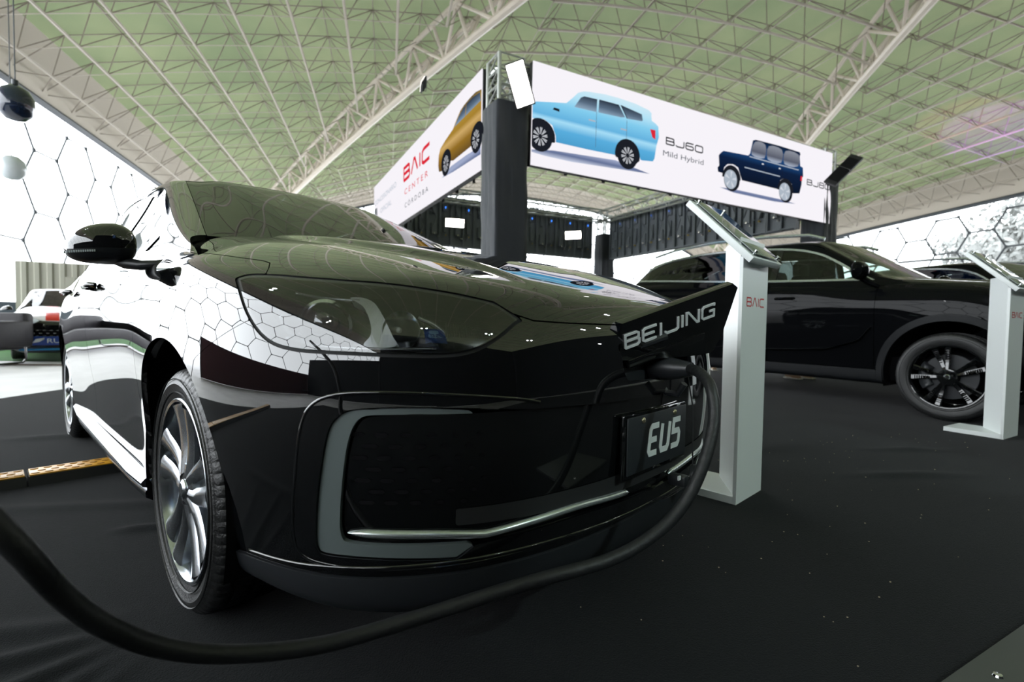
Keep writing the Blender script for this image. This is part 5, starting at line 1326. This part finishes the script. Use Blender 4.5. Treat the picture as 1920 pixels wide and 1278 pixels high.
dl2 = np.minimum(sdpoly(kx, kz, dlo2), kay-.58)
sp_('roof_and_pillars', np.minimum.reduce([-ws2-.002, -rw2-.002, -dl2-.002]), M_PAINT2, S=SC_)
sp_('windscreen', ws2, M_GLASS, -.002, 0, S=SC_); sp_('rear_window', rw2, M_DARKGLASS, -.002, 0, S=SC_)
for s in (1, -1):
    q = np.where(ky*s > 0, 1., -1.)
    sp_('window_line_trim', np.minimum.reduce([dl2, .020-dl2, q]), M_STRIP, .004, .012, S=SC_)
    gp = [np.minimum.reduce([dl2-.024, a-kx, kx-b, q]) for a, b in ((-.56, -1.50), (-1.58, -2.60), (-2.66, -3.7))]
    for i, g_ in enumerate(gp): sp_('side_window', g_, M_GLASS if i == 0 else M_DARKGLASS, -.004, 0, S=SC_)
    for w0, w1 in ((-1.502, -1.578), (-2.602, -2.658)): sp_('window_pillar', np.minimum.reduce([dl2-.021, w0-kx, kx-w1, q]), M_PIANO, -.001, S=SC_)
    cmb(MB().tube([(-1.10, s*.63, 1.70), (-1.25, s*.66, 1.755), (-1.7, s*.665, 1.795), (-2.4, s*.665, 1.815), (-3.0, s*.655, 1.79), (-3.35, s*.64, 1.735)], .018, 8), 'roof_rail', M_STRIP, suv)
for sy_ in (.38, -.38):
    cmb(MB().box((-1.45, sy_, .85), (.5, .5, .18), bev=.05).box((-1.75, sy_, 1.15), (.14, .48, .56), Matrix.Rotation(-.2, 4, 'Y'), bev=.05).box((-1.85, sy_, 1.50), (.1, .27, .16), bev=.03), 'front_seat', M_SEAT, suv)
cmb(MB().box((-2.55, 0, .85), (.5, 1.2, .18), bev=.05).box((-2.85, 0, 1.15), (.14, 1.2, .56), Matrix.Rotation(-.2, 4, 'Y'), bev=.05), 'rear_seat', M_SEAT, suv)
cmb(MB().box((-.66, 0, 1.12), (.36, 1.4, .16), bev=.05), 'dashboard', M_DASH, suv)
cmb(MB().box((-1.4, 0, .40), (3.6, 1.5, .22)), 'underbody', M_DEEP, suv, False)
for (wx, s) in ((.03, 1), (.03, -1), (-2.80, 1), (-2.80, -1)): make_wheel(suv, wx, s*.80, .372, .262, .235, s, M_PIANO, M_PIANO, style='blade', rot=.5+wx)

# second SUV farther right: the same model again
s2 = copy_tree(suv); s2.location = SUV2_LOC; s2.rotation_euler.z = SUV2_YAW; s2.scale = (1.0, 1.0, 1.03); s2['label'] = 'second dark SUV of which only the roof shows behind the black one'
suv['group'] = s2['group'] = 'black SUVs on the stand'
# small saloon with a blue plate in the far left background: parts of the sedan in other colours
M_WHITEP = mat('white_red_paint', (.62, .60, .60), rough=.08, coat=1, var=(2, .15)); M_REDP = mat('red_decal', (.5, .03, .02), rough=.2)
rc_scale = .88
rc = thing('show_car', 'dark and white show car with a blue plate far behind the purple sofa', 'car', CAR3_LOC, CAR3_YAW)
for ch in list(sedan.children):
    nm = ch.name.split('.')[0]
    if nm in ('charge_flap', 'number_plate', 'plate_holder', 'daytime_light', 'projector_barrel', 'silver_strip', 'flap_hinge', 'charge_port_recess', 'grille_slots', 'rear_view_mirror', 'steering_wheel', 'dust_shield'): continue
    c = ch.copy(); C.objects.link(c); c.parent = rc
    if nm == 'wheel':
        for g_ in ch.children:
            if g_.name.split('.')[0] in ('tyre', 'rim_barrel', 'spoke', 'hub'): d_ = g_.copy(); C.objects.link(d_); d_.parent = c
    m_ = {'bonnet': M_WHITEP, 'front_wing': M_WHITEP, 'headlamp_lens': M_CLEARB, 'grille_panel': M_DEEP}.get(nm)
    if m_ and c.type == 'MESH':
        c.material_slots[0].link = 'OBJECT'; c.material_slots[0].material = m_
rc.scale = (.88, .88, .88)
cobj('bonnet_stripe', *[(lambda VF: VF)(BODY.cut(np.minimum.reduce([HOODG-.01, .10-np.abs(Y-.28)]), .002, 0))][0], M_REDP, rc)
cobj('bonnet_stripe', *[(lambda VF: VF)(BODY.cut(np.minimum.reduce([HOODG-.01, .10-np.abs(Y+.28)]), .002, 0))][0], M_REDP, rc)
gb = MB()
for i in range(11):
    for j in range(3):
        a = -.5+.1*i+.05*(j % 2); gb.box((.915-abs(a)*.10, a, .60-.055*j), (.012, .045, .014), bev=.003)
cmb(gb, 'grille_mesh', M_REFLD, rc); 
bp = cmb(MB().box((.93, 0, .40), (.012, 1.24, .17), bev=.004), 'blue_plate', mat('blue_plate_paint', (.01, .05, .28), rough=.4), rc)
pic(bp, 'plate_emblem', [(0, 0), (.10, .02), (.17, .07), (.10, .055), (.17, .10), (.05, .075)], M_LETTER, 0).matrix_local = Matrix.Translation((.938, -.57, .36)) @ Matrix(((0, 0, 1, 0), (1, 0, 0, 0), (0, 1, 0, 0), (0, 0, 0, 1)))
o = text_on(bp, 'RUS', 0, 0, .085, M_LETTER, 0, 'plate_lettering', wid=.26)
o.matrix_parent_inverse = Matrix.Identity(4); o.matrix_local = Matrix.Translation((.938, -.36, .36)) @ Matrix(((0, 0, 1, 0), (1, 0, 0, 0), (0, 1, 0, 0), (0, 0, 0, 1)))
cmb(MB().box((.92, 0, .235), (.03, 1.5, .035), bev=.008), 'blue_lip', mat('bright_blue_lip', (.01, .22, .50), rough=.3), rc)
# ------------------------------------------------------------ lounge sofa, corrugated wall, dark box
M_PURP = mat('aubergine_leather', (.011, .008, .013), rough=.55, bump=(8, .3))
t = thing('sofa', 'dark purple sofa with a looped steel leg at the left edge', 'sofa', SOFA_LOC, SOFA_YAW)
MB().box((0, .35, .56), (1.9, .22, .52), bev=.06).build('backrest', M_PURP, t, True)
MB().box((0, -.10, .36), (1.9, .75, .26), bev=.05).build('seat', M_PURP, t, True)
MB().box((.93, -.08, .48), (.20, .84, .42), bev=.05).build('armrest', M_PURP, t, True); MB().box((-.93, -.08, .48), (.20, .84, .42), bev=.05).build('armrest', M_PURP, t, True)
for x_ in (-.85, .85):
    lp = [(x_, -.46, .45), (x_, -.46, .06), (x_, -.40, .012), (x_, .34, .012), (x_, .40, .06), (x_, .40, .4)]
    MB().tube(lp, .016, 8).build('leg_loop', M_PIANO, t, True)
M_CORR = mat('beige_corrugated_sheet', (.36, .35, .29), rough=.55, var=(.8, .12)); M_STENC = mat('stencil_grey', (.16, .17, .15), rough=.7)
t = thing('corrugated_panel', 'beige corrugated wall panel with a grey stencilled block of writing', 'panel', PAN_LOC, PAN_YAW)
V = []; F = []; W_, H_ = 3.4, 2.05; n = 0; x_ = 0; prof = []
while x_ < W_:
    prof += [(x_, 0), (x_+.09, 0), (x_+.12, -.035), (x_+.20, -.035), (x_+.23, 0)]; x_ += .23
for (a, b) in prof: V += [(a, b, 0), (a, b, H_)]
F = [(2*k, 2*k+2, 2*k+3, 2*k+1) for k in range(len(prof)-1)]
nb = len(V); V += [(a, b+.02, z) for a, b, z in V[:nb]]; F += [tuple(i+nb for i in f)[::-1] for f in F[:]]; F += [(2*k+1, 2*k+3, 2*k+3+nb, 2*k+1+nb) for k in range(len(prof)-1)]+[(0, 1, 1+nb, nb), (nb-2, nb-1, 2*nb-1, 2*nb-2)]
mesh_obj('sheet', V, F, M_CORR, t, False)
MB().box((1.30, -.045, 1.27), (.80, .01, .90)).build('sign_board', M_CORR, t)
for k, (w0, y_) in enumerate(((.42, 1.64), (.30, 1.52), (.30, 1.40), (.44, 1.28), (.14, 1.16), (.44, 1.04), (.46, .93))):
    mb = MB(); x0 = 1.30-w0/2; 
    n_ = int(w0/.06)
    for q in range(n_):
        ls = {0: [[(0,0),(0,1),(1,1),(1,0)]], 1: [[(0,1),(0,0),(1,0),(1,1)]], 2: [[(1,1),(0,1),(0,0),(1,0)], [(0,.5),(.8,.5)]], 3: [[(.5,0),(.5,1)], [(0,1),(1,1)]]}[(q*7+k*3) % 4]
        stroke_mesh([[(x0+q*.06+a*.036, y_+b*.055) for a, b in l] for l in ls], .014, .003, Matrix.Rotation(PI/2, 4, 'X'), mb)
    mb.V = [(v[0], v[1]-.051, v[2]) for v in mb.V]; mb.build('stencil_line', M_STENC, t)
t = thing('storage_box', 'dark blue-grey box standing behind the sofa at the left edge', 'box', BOX_LOC, PAN_YAW); MB().box((0, 0, .55), (1.5, .7, 1.10), bev=.02).build('box_body', mat('slate_panel', (.03, .045, .06), rough=.6), t, True); MB().box((0, -.36, .75), (1.4, .02, .04)).build('box_seam', M_DSTEEL, t)
# balloon-like lamps hanging by the bright wall
t = thing('hanging_ball', 'dark oval ball lamp hanging at the far left edge of the bright wall', 'lamp', (-5.60, 5.62, 3.15)); MB().lathe([(0, -.20), (.08, -.185), (.14, -.13), (.165, -.04), (.16, .06), (.12, .14), (.05, .19), (0, .2)], 28, 'z').build('ball', mat('dark_ball', (.01, .02, .05), rough=.2, coat=1), t, True); MB().bar((0, 0, .2), (0, 0, 5.2), .006).build('wire', M_DSTEEL, t)
MB().lathe([(.03, .2), (.03, .25), (0, .25)], 14, 'z').build('cap', M_DSTEEL, t, True)
t = thing('hanging_ball', 'pale glass ball lamp hanging below the dark one at left', 'lamp', (-9.16, 9.1, 3.46)); MB().lathe([(0, -.22), (.1, -.2), (.18, -.12), (.21, 0), (.18, .12), (.1, .2), (0, .22)], 24, 'z').build('ball', M_CLEARB, t, True); MB().bar((0, 0, .2), (0, 0, 4.4), .008).build('wire', M_DSTEEL, t)
# ------------------------------------------------------------ trees and hedge outside the right and left walls
M_LEAF = mat('hazed_grey_leaves', (.24, .25, .24), rough=.8, var=(1, .3)); M_BARK = mat('grey_bark', (.10, .085, .07), rough=.9, bump=(8, .6))  # leaves greyed, the bright outdoor haze is put into their colour
def tree(label, x, y, h, seed, grp='trees outside the right glass wall'):
    r_ = random.Random(seed); t = thing('tree', label, 'tree', (x, y, 0), r_.uniform(0, 6), grp)
    tb_ = MB().tube([(0, 0, 0), (.1, .05, h*.25), (-.05, .12, h*.5), (.1, 0, h*.8)], .2, 8, rs=[.28, .2, .14, .05])
    for k in range(9):
        a = r_.uniform(0, 6.28); z0 = h*(.3+.06*k); tb_.tube([(0, 0, z0), (math.cos(a)*h*.12, math.sin(a)*h*.12, z0+h*.09), (math.cos(a)*h*.25, math.sin(a)*h*.25, z0+h*.13)], .05, 5, rs=[.08, .05, .02])
    tb_.build('trunk', M_BARK, t, True)
    n = 2600; V = []; F = []
    cl_ = [(r_.gauss(0, h*.15), r_.gauss(0, h*.15), h*r_.uniform(.35, .95), h*r_.uniform(.06, .13)) for _ in range(22)]
    for k in range(n):
        c = r_.choice(cl_); p = Vector((c[0]+r_.gauss(0, c[3]), c[1]+r_.gauss(0, c[3]), c[2]+r_.gauss(0, c[3]*.7))); s_ = r_.uniform(.18, .42)
        d = Vector((r_.uniform(-1, 1), r_.uniform(-1, 1), r_.uniform(-1, 1))).normalized(); e = d.orthogonal().normalized()
        n0 = len(V); V += [tuple(p-d*s_), tuple(p+e*s_*.5), tuple(p+d*s_), tuple(p-e*s_*.5)]; F.append((n0, n0+1, n0+2, n0+3))
    o = mesh_obj('foliage', V, F, M_LEAF, t, False); o['kind'] = 'stuff'; return t
for k, (px, dd, h, lb) in enumerate(((1898, 40, 12.0, 'tall grey tree filling the hexagons at the right edge'), (1960, 38, 13.0, 'grey tree just past the right edge of the picture'), (1846, 46, 9.5, 'lower blurred tree left of the tall one at the right edge'),
        (2080, 42, 12, 'tree outside the glass wall beyond the frame on the right'), (2000, 50, 13, 'farther tree behind the others outside the frame on the right'), (1795, 52, 5.0, 'small distant bush behind the dark car roof at right'))):
    x_ = (px-960)/925*dd; tree(lb, x_, dd, h, 20+k)

# ------------------------------------------------------------ two visitors behind the black SUV, seen under it and through its windows
M_SKIN = mat('skin', (.42, .25, .17), rough=.55); M_SHIRT = mat('white_shirt', (.75, .75, .74), rough=.8); M_JEANS = mat('dark_trousers', (.02, .022, .03), rough=.85); M_HAIR = mat('dark_hair', (.012, .009, .007), rough=.6); M_SHOE = mat('tan_shoe', (.42, .26, .15), rough=.5); M_SOLE = mat('pale_sole', (.65, .62, .56), rough=.7)
M_GREYTOP = mat('grey_polo', (.16, .17, .19), rough=.85)
def person(label, loc, rz, top, lean=0.0):
    t = thing('person', label, 'person', loc, rz, None)
    J = {'pelvis': (0,0,.93,.13), 'waist': (0,.0,1.07,.12), 'chest': (0,.01,1.27,.145), 'neck0': (0,.01,1.42,.07), 'neck': (0,-.0,1.50,.052), 'headb': (0,-.01,1.55,.05)}
    E_ = [('pelvis','waist'),('waist','chest'),('chest','neck0'),('neck0','neck'),('neck','headb')]
    for s in (-1, 1):
        q = 'l' if s < 0 else 'r'
        J.update({q+'hip': (s*.095,0,.88,.095), q+'knee': (s*.11,-.015,.50,.060), q+'ank': (s*.12,.01,.10,.042), q+'toe': (s*.125,-.10,.05,.03),
                  q+'sh': (s*.17,.01,1.39,.062), q+'elb': (s*.235,.03,1.12,.042), q+'wri': (s*.225,-.07,.90,.027), q+'hand': (s*.222,-.10,.84,.026)})
        E_ += [('pelvis',q+'hip'),(q+'hip',q+'knee'),(q+'knee',q+'ank'),(q+'ank',q+'toe'),('neck0',q+'sh'),(q+'sh',q+'elb'),(q+'elb',q+'wri'),(q+'wri',q+'hand')]
    ks = list(J); me = bpy.data.meshes.new('body'); me.from_pydata([J[k][:3] for k in ks], [(ks.index(a), ks.index(b)) for a, b in E_], [])
    o = bpy.data.objects.new('body', me); C.objects.link(o); m = o.modifiers.new('s', 'SKIN'); m.use_smooth_shade = True
    for i, k in enumerate(ks):
        r = J[k][3]; v = me.skin_vertices[0].data[i]; v.radius = (r, r*(.72 if k in ('pelvis', 'waist', 'chest') else 1)); v.use_root = (k == 'pelvis')
    o.modifiers.new('d', 'SUBSURF').levels = 2; dg = bpy.context.evaluated_depsgraph_get(); nm = bpy.data.meshes.new_from_object(o.evaluated_get(dg)); bpy.data.objects.remove(o)
    for mm in (M_SKIN, top, M_JEANS): nm.materials.append(mm)
    for p in nm.polygons:
        c = p.center; p.use_smooth = True
        p.material_index = 2 if c.z < .95 and abs(c.x) < .19 else (1 if c.z < 1.45 and (abs(c.x) < .2 or c.z > 1.12) else 0)
    b = bpy.data.objects.new('body', nm); C.objects.link(b); b.parent = t
    # head with face and hair
    U_, K_ = 14, 20; V = []; F = []
    for i in range(U_+1):
        a = PI*i/U_; z = math.cos(a)*.118; r = math.sin(a)
        for k in range(K_):
            p = 2*PI*k/K_; x = r*.075*math.cos(p); y = r*(.095 if math.sin(p) > 0 else .088)*math.sin(p); jaw = max(0, -z/.118)
            x *= 1-.28*jaw; y = y*(1-.12*jaw)-.012*jaw
            V.append((x, y, 1.625+z))
    for i in range(U_):
        for k in range(K_): k2 = (k+1) % K_; F.append((i*K_+k, (i+1)*K_+k, (i+1)*K_+k2, i*K_+k2))
    h = mesh_obj('head', V, F, M_SKIN, t, True)
    MB().add([(0, -.088, 1.65), (-.012, -.086, 1.60), (.012, -.086, 1.60), (0, -.112, 1.605)], [(0, 1, 3), (0, 3, 2), (1, 2, 3)]).build('nose', M_SKIN, h, True)
    for s in (-1, 1):
        MB().lathe([(0, -.010), (.008, -.006), (.010, 0), (.008, .006), (0, .010)], 10, 'y', (s*.028, -.080, 1.635)).build('eye', M_SOLE, h, True)
        MB().tube([(s*.076, .0, 1.60), (s*.083, .006, 1.625), (s*.076, .008, 1.65)], .009, 8).build('ear', M_SKIN, h, True)
    MB().tube([(-.022, -.086, 1.572), (0, -.092, 1.574), (.022, -.086, 1.572)], .005, 6).build('mouth', M_REDL, h, True)
    Vh = [(v[0]*1.08, v[1]*1.08+.004, 1.625+(v[2]-1.625)*1.08) for v in V]
    Fh = [f for f in F if all(Vh[i][2] > 1.675 or (Vh[i][1] > .015 and Vh[i][2] > 1.56) for i in f)]
    mesh_obj('hair', Vh, Fh, M_HAIR, t, True)
    for s in (-1, 1):
        hp = Vector((s*.222, -.10, .84))
        for k in range(4):
            a = hp+Vector((0, -.018+.012*k, -.015)); L = (.070, .078, .074, .060)[k]; MB().tube([a, a+Vector((-s*.006, -.004, -L*.5)), a+Vector((-s*.018, -.006, -L))], .0075, 6).build('finger', M_SKIN, t, True)
        MB().tube([hp+Vector((-s*.01, -.022, .0)), hp+Vector((-s*.02, -.042, -.03)), hp+Vector((-s*.022, -.046, -.055))], .009, 6).build('thumb', M_SKIN, t, True)
        MB().tube([(s*.122, .055, .05), (s*.122, .0, .062), (s*.125, -.09, .045), (s*.13, -.17, .03)], .04, 10, rs=[.036, .046, .042, .028], flat=.75).build('shoe', M_SHOE, t, True)
        MB().box((s*.124, -.055, .012), (.09, .27, .022), bev=.01).build('sole', M_SOLE, t, True)
    return t
person('person in a white shirt standing behind the black SUV, shoes seen beneath it', (4.25, 7.35, 0.004), .35, M_SHIRT)
person('person in a grey top behind the black SUV, left of the white-shirted one', (3.62, 8.5, 0.004), -.25, M_GREYTOP)
# ------------------------------------------------------------ lamps of the place
def light(name, kind, loc, energy, col=(1, 1, 1), size=.3, aim=None, sy=None, spot=None):
    ld = bpy.data.lights.new(name, kind); ld.energy = energy; ld.color = col
    o = bpy.data.objects.new(name, ld); C.objects.link(o); o.location = loc
    if kind == 'AREA': ld.size = size; ld.shape = 'RECTANGLE'; ld.size_y = sy or size
    if kind == 'SPOT': ld.spot_size = spot or 1; ld.shadow_soft_size = size
    if aim is not None: o.rotation_euler = (Vector(aim)-Vector(loc)).to_track_quat('-Z', 'Y').to_euler()
    return o
light('purple_wash', 'SPOT', (18.5, 18.5, 3.2), 3000, (.40, .14, 1.0), .15, aim=(20.3, 20.6, 8.0), spot=.62)
light('pink_wash', 'SPOT', (17.2, 18.5, 3.2), 900, (1.0, .30, .40), .15, aim=(18.6, 20.4, 7.9), spot=.5)
light('rig_spot', 'SPOT', (4.2, -2.2, 4.45), 420, (.80, 1.0, .97), .05, aim=(1.2, 2.3, .6), spot=.55)
light('rig_spot', 'SPOT', (7.5, 1.8, 4.35), 260, (.85, 1.0, 1.0), .05, aim=(3.6, 3.5, .6), spot=.5)
groups = {'truss_tower': 'cloth-wrapped towers of the screen ring', 'box_truss': 'box trusses of the screen ring', 'led_banner': 'picture screens of the ring', 'flood_lamp': 'flood lamps', 'added_partition': 'added partitions outside the frame',
          'rib_truss': 'cream roof ribs', 'person': 'visitors behind the SUV', 'hanging_ball': 'hanging ball lamps'}
for o in bpy.data.objects:
    if o.parent is None and o.name.split('.')[0] in groups: o['group'] = groups[o.name.split('.')[0]]
bpy.context.view_layer.update()
